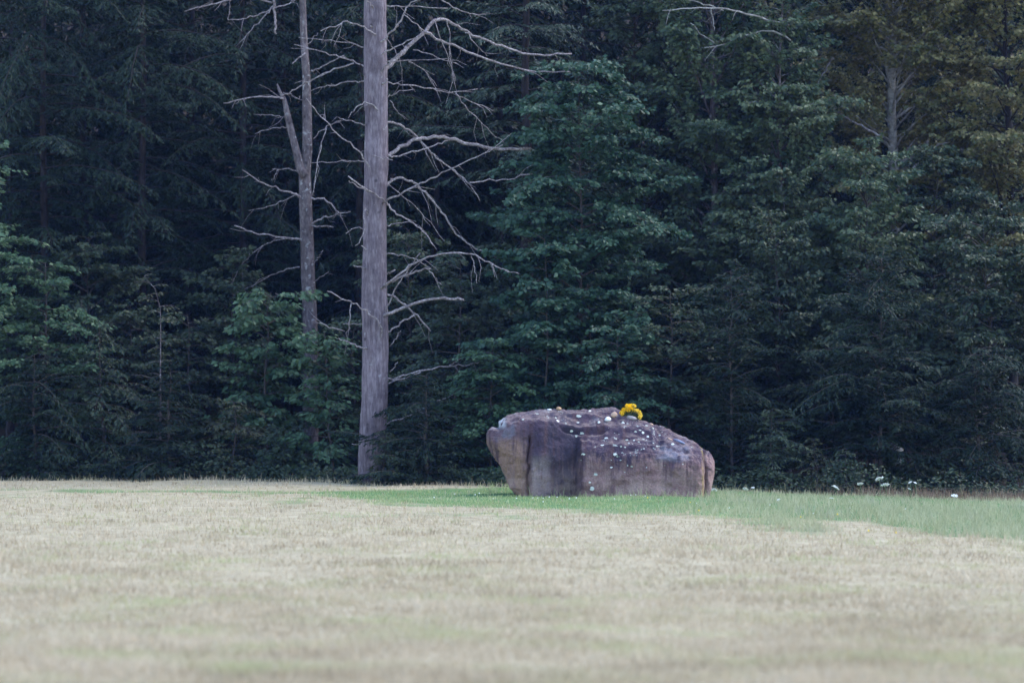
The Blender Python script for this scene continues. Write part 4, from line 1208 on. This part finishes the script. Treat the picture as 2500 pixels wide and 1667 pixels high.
for k, (pts, w0, w1, ntw, fr) in enumerate([
    (z4([(1908, 170), (1750, 120), (1590, 85), (1450, 55), (1300, 50), (1090, 70)]), 6, 2.2, 4, -.3),
    (z4([(1480, 70), (1400, 45), (1280, 10), (1200, -20)]), 3.5, 2, 2, -.3),
    (z4([(1908, 260), (1790, 190), (1660, 215), (1600, 245), (1480, 290), (1360, 305)]), 4.5, 2, 2, -.3),
    (z4([(1430, 285), (1350, 230), (1270, 150)]), 3, 1.8, 1, -.3),
    (z4([(1400, 60), (1415, 130), (1420, 200)]), 3, 1.8, 0, -.3),
]):
    px_branch(b64, bo_, 71.8, pts, w0, w1, 500 + k, ntw=ntw, front=fr, mat='pale_bark')
plant('young_beech', 'dusky young beech filling the shade behind the maple sapling', 'tree', base_at(1560, 73.5),
      broadleaf(65, 10.0, 0.09, 0.2, 90, lambda t, a_: 2.1 * max(.2, 1 - abs((t - .5) / .6) ** 2.0), 0.085, (0.2, 1.0), .28, 7, 23, (0, 0), .6, .6, .9, twl=.5), M['dark_bark'], M['dusky'])
plant('pine_tree', 'greyish pine boughs with dead twigs hanging above the maple sapling', 'tree', base_at(1290, 75.5),
      hemlock(66, 15.0, 0.16, 0.40, 90, lambda t, a_: 2.6 * (1.06 - t) ** .5 + .3, .3, (0.0, .5), 0.15, 9, 24, .16), M['dark_bark'], M['pine'])

# hemlocks of the shaded wood
HP = []
HP.append(plant('hemlock_tree', 'big dark hemlock with drooping boughs standing above the drooping sapling', 'tree', base_at(350, 76.0),
                hemlock(71, 15.5, 0.12, 0.16, 165, lambda t, a_: 2.7 * (1.04 - t) ** .55 + .25, .42, (-.05, .35), 0.13, 10, 30, .20), M['dark_bark'], M['hemlock']))
HP.append(plant('hemlock_tree', 'shadowy hemlock whose boughs fill the upper corner over the maple', 'tree', base_at(110, 75.4),
                hemlock(72, 14.5, 0.12, 0.14, 165, lambda t, a_: 2.6 * (1.04 - t) ** .5 + .25, .45, (-.05, .3), 0.13, 10, 30, .20), M['dark_bark'], M['hemlock']))
HP.append(plant('hemlock_tree', 'dark hemlock with feathery boughs just behind the fork of the grey tree', 'tree', base_at(585, 77.4),
                hemlock(73, 16.5, 0.12, 0.16, 165, lambda t, a_: 2.8 * (1.04 - t) ** .55 + .25, .42, (-.05, .35), 0.13, 10, 30, .20), M['dark_bark'], M['hemlock']))
named = [
    (880, 77.5, .95, 'dark hemlock directly behind the tall pine trunk'),
    (1060, 78.5, .90, 'dark hemlock behind the dead branches of the pine'),
    (1230, 79.5, 1.0, 'dark hemlock between the pine branches and the maple sapling crown'),
    (-120, 77.0, 1.0, 'dark hemlock at the outermost corner over the field edge'),
    (2330, 77.5, .9, 'dark hemlock between the two brown beeches'),
    (2020, 78.5, .95, 'dark hemlock in the gap behind the pale beech trunk'),
]
deep = [(30, 80.5, 'shaded hemlock deep in the wood above the corner maple'), (250, 80.5, 'shaded hemlock deep in the wood between the two big hemlocks over the drooping sapling'),
        (450, 80.5, 'shaded hemlock deep in the wood next behind the big drooping hemlock'), (690, 80.5, 'shaded hemlock deep in the wood right behind the forked tree'),
        (960, 80.5, 'shaded hemlock deep in the wood behind the upper dead pine branches'), (1180, 80.5, 'shaded hemlock deep in the wood behind the tips of the dead pine branches'),
        (1400, 80.5, 'shaded hemlock deep in the wood behind the tall maple sapling'), (1620, 80.5, 'shaded hemlock deep in the wood behind the dusky young beech'),
        (1840, 80.5, 'shaded hemlock deep in the wood behind the tall grey green birch'), (2100, 80.5, 'shaded hemlock deep in the wood just beside the pale beech trunk'),
        (2300, 80.5, 'shaded hemlock deep in the wood behind the olive brown beech'), (2560, 80.5, 'shaded hemlock deep in the wood behind the brown tinged corner beech')]
deep += [(x, 84.0, None) for x in (-250, 30, 250, 450, 690, 960, 1180, 1400, 1620, 1840, 2100, 2300, 2560)]
r0 = np.random.RandomState(9)
for k, (px, Y_, sc, lab) in enumerate(named):
    c_ = copy_tree(HP[k % 3]); c_.location = base_at(px, Y_); c_.scale = (sc, sc, sc); c_.rotation_euler[2] = r0.uniform(0, 6.28)
    c_['label'] = lab
for k, (px, Y_, lab) in enumerate(deep):
    c_ = copy_tree(HP[k % 3]); c_.location = base_at(px + r0.uniform(-60, 60), Y_ + r0.uniform(-1, 1), -0.3); s_ = r0.uniform(.85, 1.1)
    c_.scale = (s_, s_, s_); c_.rotation_euler[2] = r0.uniform(0, 6.28)
    c_['label'] = lab or 'dark hemlock barely showing in the deepest shade of the wood at its very back'
    c_['group'] = 'hemlocks deep in the shaded wood'

# dead limbs hanging out of the hemlock behind the forked tree
ho_ = HP[2]; o_ = np.array(ho_.location)
for k, (pts, w0, w1, ntw, fr) in enumerate([
    ([(585, -90), (625, -70), (668, -25)], 8, 6, 0, -.6),
    (z2([(440, -60), (440, 60), (448, 140), (455, 220)]), 7, 5, 0, -.2),
    (z2([(435, 40), (390, 95), (310, 180), (230, 265)]), 4, 2, 4, -.2),
    (z2([(430, 50), (360, 85), (290, 110), (210, 130), (150, 130)]), 3.6, 2, 2, -.2),
    (z2([(150, 130), (150, 80), (165, 0)]), 2.4, 1.6, 0, -.2),
    (z2([(430, 20), (280, -30), (160, 0), (0, 40), (-130, 75)]), 5, 2, 6, -.2),
    (z2([(445, 55), (560, 20), (640, -60)]), 3.5, 2, 3, .2),
]):
    px_branch(ho_, o_, 75.0, pts, w0, w1, 400 + k, ntw=ntw, front=fr)

# far wood on the added hill: one dark mass
r = np.random.RandomState(88)
k = 26000
P = np.stack([r.uniform(-17, 17, k), r.uniform(86, 96, k), r.uniform(0, 1, k)], 1)
P[:, 2] = -0.6 + 0.42 * (P[:, 1] - 78) - 3 + P[:, 2] * 16
V, T = quads(P, r.randn(k, 3) + np.array((0, 0, -.5)), np.array((0, -.4, .8)) + r.randn(k, 3) * .6, r.uniform(.45, .9, k), r.uniform(.2, .4, k), .1)
dw = ob('far_wood', tri_mesh('far_wood', V, T, False, (M['hemlock'],)))
tag(dw, 'dark mass of far trees on the slope behind the edge trees', 'wood', None, 'stuff')

# ------------------------------------------------------------------ grass
def grass_mat(name, stops, hue_noise=None, rough=0.7, trans=0.3):
    m, n, out = mat_new(name)
    g = N(n, 'ShaderNodeNewGeometry')
    nz = N(n, 'ShaderNodeTexNoise', Scale=0.55, Detail=5.0, Roughness=0.6)
    n.links.new(g.outputs['Position'], nz.inputs['Vector'])
    a = N(n, 'ShaderNodeMath', _operation='MULTIPLY_ADD'); a.inputs[1].default_value = 0.5
    b = N(n, 'ShaderNodeMath', _operation='MULTIPLY_ADD'); b.inputs[1].default_value = 1.4; b.inputs[2].default_value = -0.44
    n.links.new(nz.outputs['Fac'], b.inputs[0]); n.links.new(g.outputs['Random Per Island'], a.inputs[0]); n.links.new(b.outputs[0], a.inputs[2])
    kk = len(stops) - 1
    c = ramp(n, a.outputs[0], [(i / kk, s) for i, s in enumerate(stops)])
    if hue_noise:
        n2 = N(n, 'ShaderNodeTexNoise', Scale=hue_noise[1], Detail=3.0)
        n.links.new(g.outputs['Position'], n2.inputs['Vector'])
        f = ramp(n, n2.outputs['Fac'], [(hue_noise[2], (0, 0, 0)), (hue_noise[3], (1, 1, 1))])
        c = mixc(n, f, c, hue_noise[0])
    p = N(n, 'ShaderNodeBsdfPrincipled', Roughness=rough)
    p.inputs['Specular IOR Level'].default_value = 0.2
    n.links.new(c, p.inputs['Base Color'])
    t = N(n, 'ShaderNodeBsdfTranslucent'); n.links.new(c, t.inputs['Color'])
    mx = N(n, 'ShaderNodeMixShader', Fac=trans)
    n.links.new(p.outputs[0], mx.inputs[1]); n.links.new(t.outputs[0], mx.inputs[2])
    n.links.new(mx.outputs[0], out.inputs[0])
    return m


M['stubble'] = grass_mat('dry_stubble', [(0.245, 0.190, 0.118), (0.405, 0.320, 0.212), (0.53, 0.428, 0.300), (0.63, 0.53, 0.395)], ((0.43, 0.425, 0.22), 0.85, 0.50, 0.76))
M['turf'] = grass_mat('mown_turf', [(0.185, 0.23, 0.095), (0.295, 0.335, 0.145), (0.41, 0.435, 0.215), (0.53, 0.52, 0.32)], ((0.26, 0.30, 0.16), 0.5, 0.56, 0.7))
M['rough'] = grass_mat('rough_grass', [(0.185, 0.205, 0.11), (0.315, 0.32, 0.175), (0.44, 0.42, 0.255), (0.57, 0.52, 0.36)], ((0.40, 0.38, 0.27), 0.6, 0.56, 0.72))


def blades(name, x, y, ln, wd, tilt, mat, r, bend=0.5):
    k = len(x)
    az = r.uniform(0, 2 * PI, k)
    tl = np.abs(r.randn(k)) * tilt
    B = np.stack([x, y, gz(x, y) - 0.01], 1)
    H = np.stack([np.cos(az), np.sin(az), np.zeros(k)], 1)
    face = r.uniform(0, 2 * PI, k)
    Sd = np.stack([np.cos(face), np.sin(face) * .6, np.zeros(k)], 1) * (wd * 0.5)[:, None]
    m1 = B + (H * np.sin(tl)[:, None] + np.array((0, 0, 1)) * np.cos(tl)[:, None]) * (ln * .55)[:, None]
    t2 = np.minimum(tl * (1 + bend) + bend * .4, 1.9)
    tip = m1 + (H * np.sin(t2)[:, None] + np.array((0, 0, 1)) * np.cos(t2)[:, None]) * (ln * .45)[:, None]
    V = np.stack([B - Sd, B + Sd, m1 + Sd * .8, m1 - Sd * .8, tip], 1).reshape(-1, 3)
    i = np.arange(k) * 5
    T = np.stack([np.stack([i, i + 1, i + 2], 1), np.stack([i, i + 2, i + 3], 1), np.stack([i + 3, i + 2, i + 4], 1)], 1).reshape(-1, 3)
    return ob(name, tri_mesh(name, V, T, False, (mat,)))


r = np.random.RandomState(17)
# even density on the slanted view of the field, thinned to the ground it stands on
k = 235000
py = r.uniform(1160, 1760, k); Yg = 1.6 * F / (py - 960)
xg = (r.uniform(-330, 2830, k) - 1250) / F * Yg
nc = k // 9                         # blades stand in tufts
ci = r.randint(0, nc, k); cl_ = r.rand(k) < .62
xg = np.where(cl_, xg[ci] + r.randn(k) * .045, xg); Yg = np.where(cl_, Yg[ci] + r.randn(k) * .05, Yg)
ok = (Yg < edge(xg) + 0.25) & ~((np.abs(xg - B0[0]) < 1.62) & (Yg > BY + .25) & (Yg < BY + 1.4))
xg, Yg = xg[ok], Yg[ok]
ga = green_amount(xg, Yg)
isg = r.rand(len(xg)) < ga * .9
rough = isg & (r.rand(len(xg)) < sstep(1.6, 4.2, xg + 0.4 * np.sin(Yg)))
turf = isg & ~rough
tanm = ~isg
clump = 0.75 + 0.6 * vnoise(np.stack([xg, Yg, 0 * xg], 1), 0.9, 5) * .5
# tan
x_, y_ = xg[tanm], Yg[tanm]
ln = r.uniform(.05, .11, len(x_)) * clump[tanm] * (1 + 0.5 * sstep(-1.2, 0, y_ - edge(x_)))
sg_ = blades('stubble_grass', x_, y_, ln, r.uniform(.008, .017, len(x_)) * (0.65 + 0.35 * y_ / 60), 0.75, M['stubble'], r)
tag(sg_, 'pale dry mown stubble covering the open field', 'grass', None, 'stuff')
x_, y_ = xg[turf], Yg[turf]
x_ = np.concatenate([x_, x_ + r.randn(len(x_)) * .1]); y_ = np.concatenate([y_, y_ + r.randn(len(y_)) * .2])
ok = ~((np.abs(x_ - B0[0]) < 1.62) & (y_ > BY + .25) & (y_ < BY + 1.4)); x_, y_ = x_[ok], y_[ok]
tall = sstep(-1.4, -.2, y_ - edge(x_))
foot = (np.abs(x_ - B0[0]) < 1.75) & (y_ > BY - .12)
tall = np.maximum(tall, np.where(foot, r.uniform(0, 1.6, len(x_)) ** 2, 0))
tg = blades('mown_grass', x_, y_, r.uniform(.04, .075, len(x_)) * (1 + .9 * tall), r.uniform(.006, .011, len(x_)), 0.5, M['turf'], r)
tag(tg, 'bright green strip of short mown grass in front of the boulder', 'grass', None, 'stuff')
x_, y_ = xg[rough], Yg[rough]
x_ = np.concatenate([x_, x_ + r.randn(len(x_)) * .1]); y_ = np.concatenate([y_, y_ + r.randn(len(y_)) * .25])
rg = blades('rough_grass', x_, y_, r.uniform(.07, .22, len(x_)) * (1 - .5 * sstep(-6, 0, y_ - edge(x_))), r.uniform(.005, .010, len(x_)), 0.5, M['rough'], r)
tag(rg, 'longer grey green unmown grass beyond the end of the boulder', 'grass', None, 'stuff')
# low brambles and seedlings along the ragged edge of the wood
k = 15000
x_ = r.uniform(-12, 12, k); cl_ = vnoise(np.stack([x_, 0 * x_, 0 * x_], 1), 1.6, 33)
y_ = edge(x_) + .35 + np.abs(r.randn(k)) * .55 - .35 * np.clip(cl_, 0, 1)
P = np.stack([x_, y_, gz(x_, y_) + r.uniform(0, 1, k) ** 1.4 * (.30 + .42 * np.clip(cl_ + .3, 0, 1))], 1)
V, T = quads(P, r.randn(k, 3) * np.array((1, 1, .4)) - np.array((0, .3, .1)), np.array((0, -.4, .8)) + r.randn(k, 3) * .6, r.uniform(.05, .11, k), r.uniform(.025, .055, k), .12)
ug = ob('undergrowth', tri_mesh('undergrowth', V, T, False, (M['dusky'],)))
tag(ug, 'low dark brambles and seedlings along the foot of the wood', 'undergrowth', None, 'stuff')
# tall seeding stems along the edge of the wood
k = 3000
x_ = r.uniform(-11, 11, k); y_ = edge(x_) + r.uniform(-.5, .35, k)
fg = blades('seeding_grass', x_, y_, r.uniform(.05, .17, k) * (1 + .4 * sstep(5, 7, x_)) * (.6 + .8 * r.rand(k) ** 3), r.uniform(.005, .009, k), 0.45, M['stubble'], r, .3)
tag(fg, 'thin seeding grass stems along the edge of the wood', 'grass', None, 'stuff')

M['seed'] = grass_mat('reddish_seed', [(0.10, 0.06, 0.045), (0.19, 0.12, 0.085), (0.30, 0.21, 0.15)])
k = 2600
x_ = r.uniform(4.6, 11, k); y_ = edge(x_) + r.uniform(-.9, .3, k)
ok = r.rand(k) < sstep(4.6, 7.5, x_); x_, y_ = x_[ok], y_[ok]
sg2 = blades('seed_grass', x_, y_, r.uniform(.10, .26, len(x_)), r.uniform(.005, .010, len(x_)), 0.35, M['seed'], r, .4)
tag(sg2, 'reddish brown seed heads standing over the far end of the rough grass', 'grass', None, 'stuff')

# ------------------------------------------------------------------ white wildflowers beyond the boulder
M['umbel'] = plain_mat('white_umbel', (0.80, 0.80, 0.78), 0.7, 0.08, 60)
M['stem'] = plain_mat('green_stem', (0.10, 0.15, 0.07), 0.7, 0.3, 30)
M['clover'] = plain_mat('clover_white', (0.72, 0.72, 0.66), 0.7, 0.12, 60)
M['yellow'] = plain_mat('yellow_petal', (0.78, 0.55, 0.04), 0.7, 0.15, 60)


def umbel_mesh(seed, R):
    r = np.random.RandomState(seed)
    k = 130
    a_ = r.uniform(0, 2 * PI, k); q = R * np.sqrt(r.rand(k))
    P = np.stack([q * np.cos(a_), q * np.sin(a_), 0.25 * R * (1 - (q / R) ** 2) + r.randn(k) * .003], 1)
    V, T = quads(P, r.randn(k, 3) * np.array((1, 1, .4)), np.array((0, 0, 1)) + r.randn(k, 3) * .4, R * .34, R * .30, .1)
    return tri_mesh('flower_head', V, T, False, (M['umbel'],))


UM = [umbel_mesh(s_, .042) for s_ in range(3)]
wf = [(1742, 1196, 62.0, 1.1, 'white lace flower touching the end of the boulder'), (1820, 1193, 62.4, .75, 'small white lace flower first beyond the boulder end'),
      (2040, 1190, 62.6, 1.15, 'white lace flower at mid height, lowest of the tall cluster'), (2100, 1181, 62.9, .85, 'small white lace flower beside the two largest ones'),
      (2147, 1169, 63.0, 1.2, 'tallest white lace flower in front of the bare grey stem'), (2161, 1184, 62.8, 1.2, 'large white lace flower just below the tallest one'),
      (2222, 1177, 63.1, .5, 'tiny white flower in a pair beyond the tallest one'), (2234, 1178, 63.1, .45, 'tiny white flower, outer one of the pair'),
      (2330, 1210, 61.0, .9, 'white lace flower low among the reddish seed heads'), (2220, 1193, 62.2, .45, 'tiny white flower below the pair'),
      (1838, 1190, 62.9, .45, 'tiny pale bud beside the first small lace flower'), (2030, 1216, 58.5, .6, 'small white flower down in the rough grass'),
      (1900, 1220, 57.0, .6, 'small white flower in the rough grass between boulder and lace cluster')]
for k, (px, py, Y_, sc, lab) in enumerate(wf):
    hd = at(px, py, Y_); g_ = float(gz(hd[0], Y_))
    t = thing('wildflower', lab, 'flower', (hd[0] + .02, Y_, g_), 'white wildflowers beyond the boulder')
    b = MB(); hh = max(.05, hd[2] - g_); b.tube([(0, 0, -.02), (-.005, 0, hh * .5), (-.02, 0, hh)], [.0045, .004, .003], 5)
    ob('stem', b.mesh('stem', M['stem']), t)
    o = ob('flower_head', UM[k % 3], t, (-.02, 0, hh), (r.uniform(.15, .6), r.uniform(-.3, .3), r.uniform(0, 6)))
    o.scale = (sc * 1.35,) * 3
# clover heads dotted in the turf
cb = MB()
Vc, Fc = pebble(4, .0125, .0125, .011, .1, 1)
cme = tri_mesh('clover_flower', Vc, Fc, True, (M['clover'],))
cl = zip((1204, 1261, 1301, 1313, 1326, 1341, 1360, 1390, 1407, 1326, 1110, 1170, 1160, 1060, 1540, 1552, 1575, 1500, 1880, 1995, 2075, 2210, 1985, 1700, 1780),
         (1213, 1212, 1211, 1211, 1212, 1209, 1210, 1215, 1213, 1223, 1204, 1203, 1206, 1214, 1209, 1208, 1210, 1216, 1226, 1215, 1224, 1222, 1240, 1224, 1235))
for k, (px, py) in enumerate(cl):
    Y_ = 1.6 * F / (py + 9 - 960)
    if 1300 < px < 1700 and Y_ > BY - .2: Y_ = BY - .25
    x_ = (px - 1250) / F * Y_
    o = ob('clover_flower', cme, None, (x_, Y_, float(gz(x_, Y_)) + .06))
    s_ = r.uniform(.7, 1.15); o.scale = (s_, s_, s_)
    tag(o, 'small white clover head dotted in the green grass around the boulder', 'flower', 'clover heads in the green grass')
yme = tri_mesh('yellow_flower', Vc, Fc, True, (M['yellow'],))
for k, (px, py, lab) in enumerate([(1685, 1224, 'yellow dot of a flower in the grass below the boulder end'), (1706, 1247, 'yellow flower in the grass nearer than the boulder end'),
                              (1955, 1257, 'yellow flower at the ragged margin of rough grass below the small lace flower'), (2044, 1245, 'yellow flower in the rough grass under the lace cluster'),
                              (2120, 1288, 'yellow flower at the margin where rough grass meets stubble'), (2187, 1291, 'yellow flower last along the margin of rough grass and stubble'),
                              (1581, 1213, 'yellow flower close to the foot of the boulder')]):
    Y_ = 1.6 * F / (py + 14 - 960); x_ = (px - 1250) / F * Y_
    o = ob('yellow_flower', yme, None, (x_, Y_, float(gz(x_, Y_)) + .10)); tag(o, lab, 'flower', 'yellow flowers in the grass')

# tall weeds at the edge of the wood
M['weed'] = plain_mat('weed_stem', (0.16, 0.14, 0.08), 0.8, 0.4, 30)
for k, (px, py, Y_, lab) in enumerate([(2408, 1178, 63.0, 'tall leafy weed stalk above the reddish seed heads'), (1915, 1178, 62.8, 'leaning tan grass stalk between the boulder and the lace cluster'),
                                       (2345, 1182, 63.0, 'thin dry weed stalk short of the tall leafy weed'), (2205, 1190, 63.0, 'thin weed stalk beside the pair of tiny white flowers')]):
    hd = at(px, py, Y_); g_ = float(gz(hd[0], Y_)); hh = hd[2] - g_
    t = thing('weed', lab, 'weed', (hd[0], Y_, g_))
    b = MB(); b.tube([(0.03, 0, -.02), (.015, 0, hh * .5), (0, 0, hh)], [.006, .005, .004], 5)
    ob('stem', b.mesh('stem', M['weed']), t)
    q = 26; zz_ = r.uniform(.35, 1.0, q) * hh
    P = np.stack([.03 * (1 - zz_ / hh), 0 * zz_, zz_], 1)
    V, T = quads(P, np.stack([r.randn(q), r.randn(q), r.uniform(.2, .9, q)], 1), r.randn(q, 3), .05 if k == 0 else .03, .016 if k == 0 else .008)
    ob('leaves', tri_mesh('leaves', V, T, False, (M['weed'],)), t)
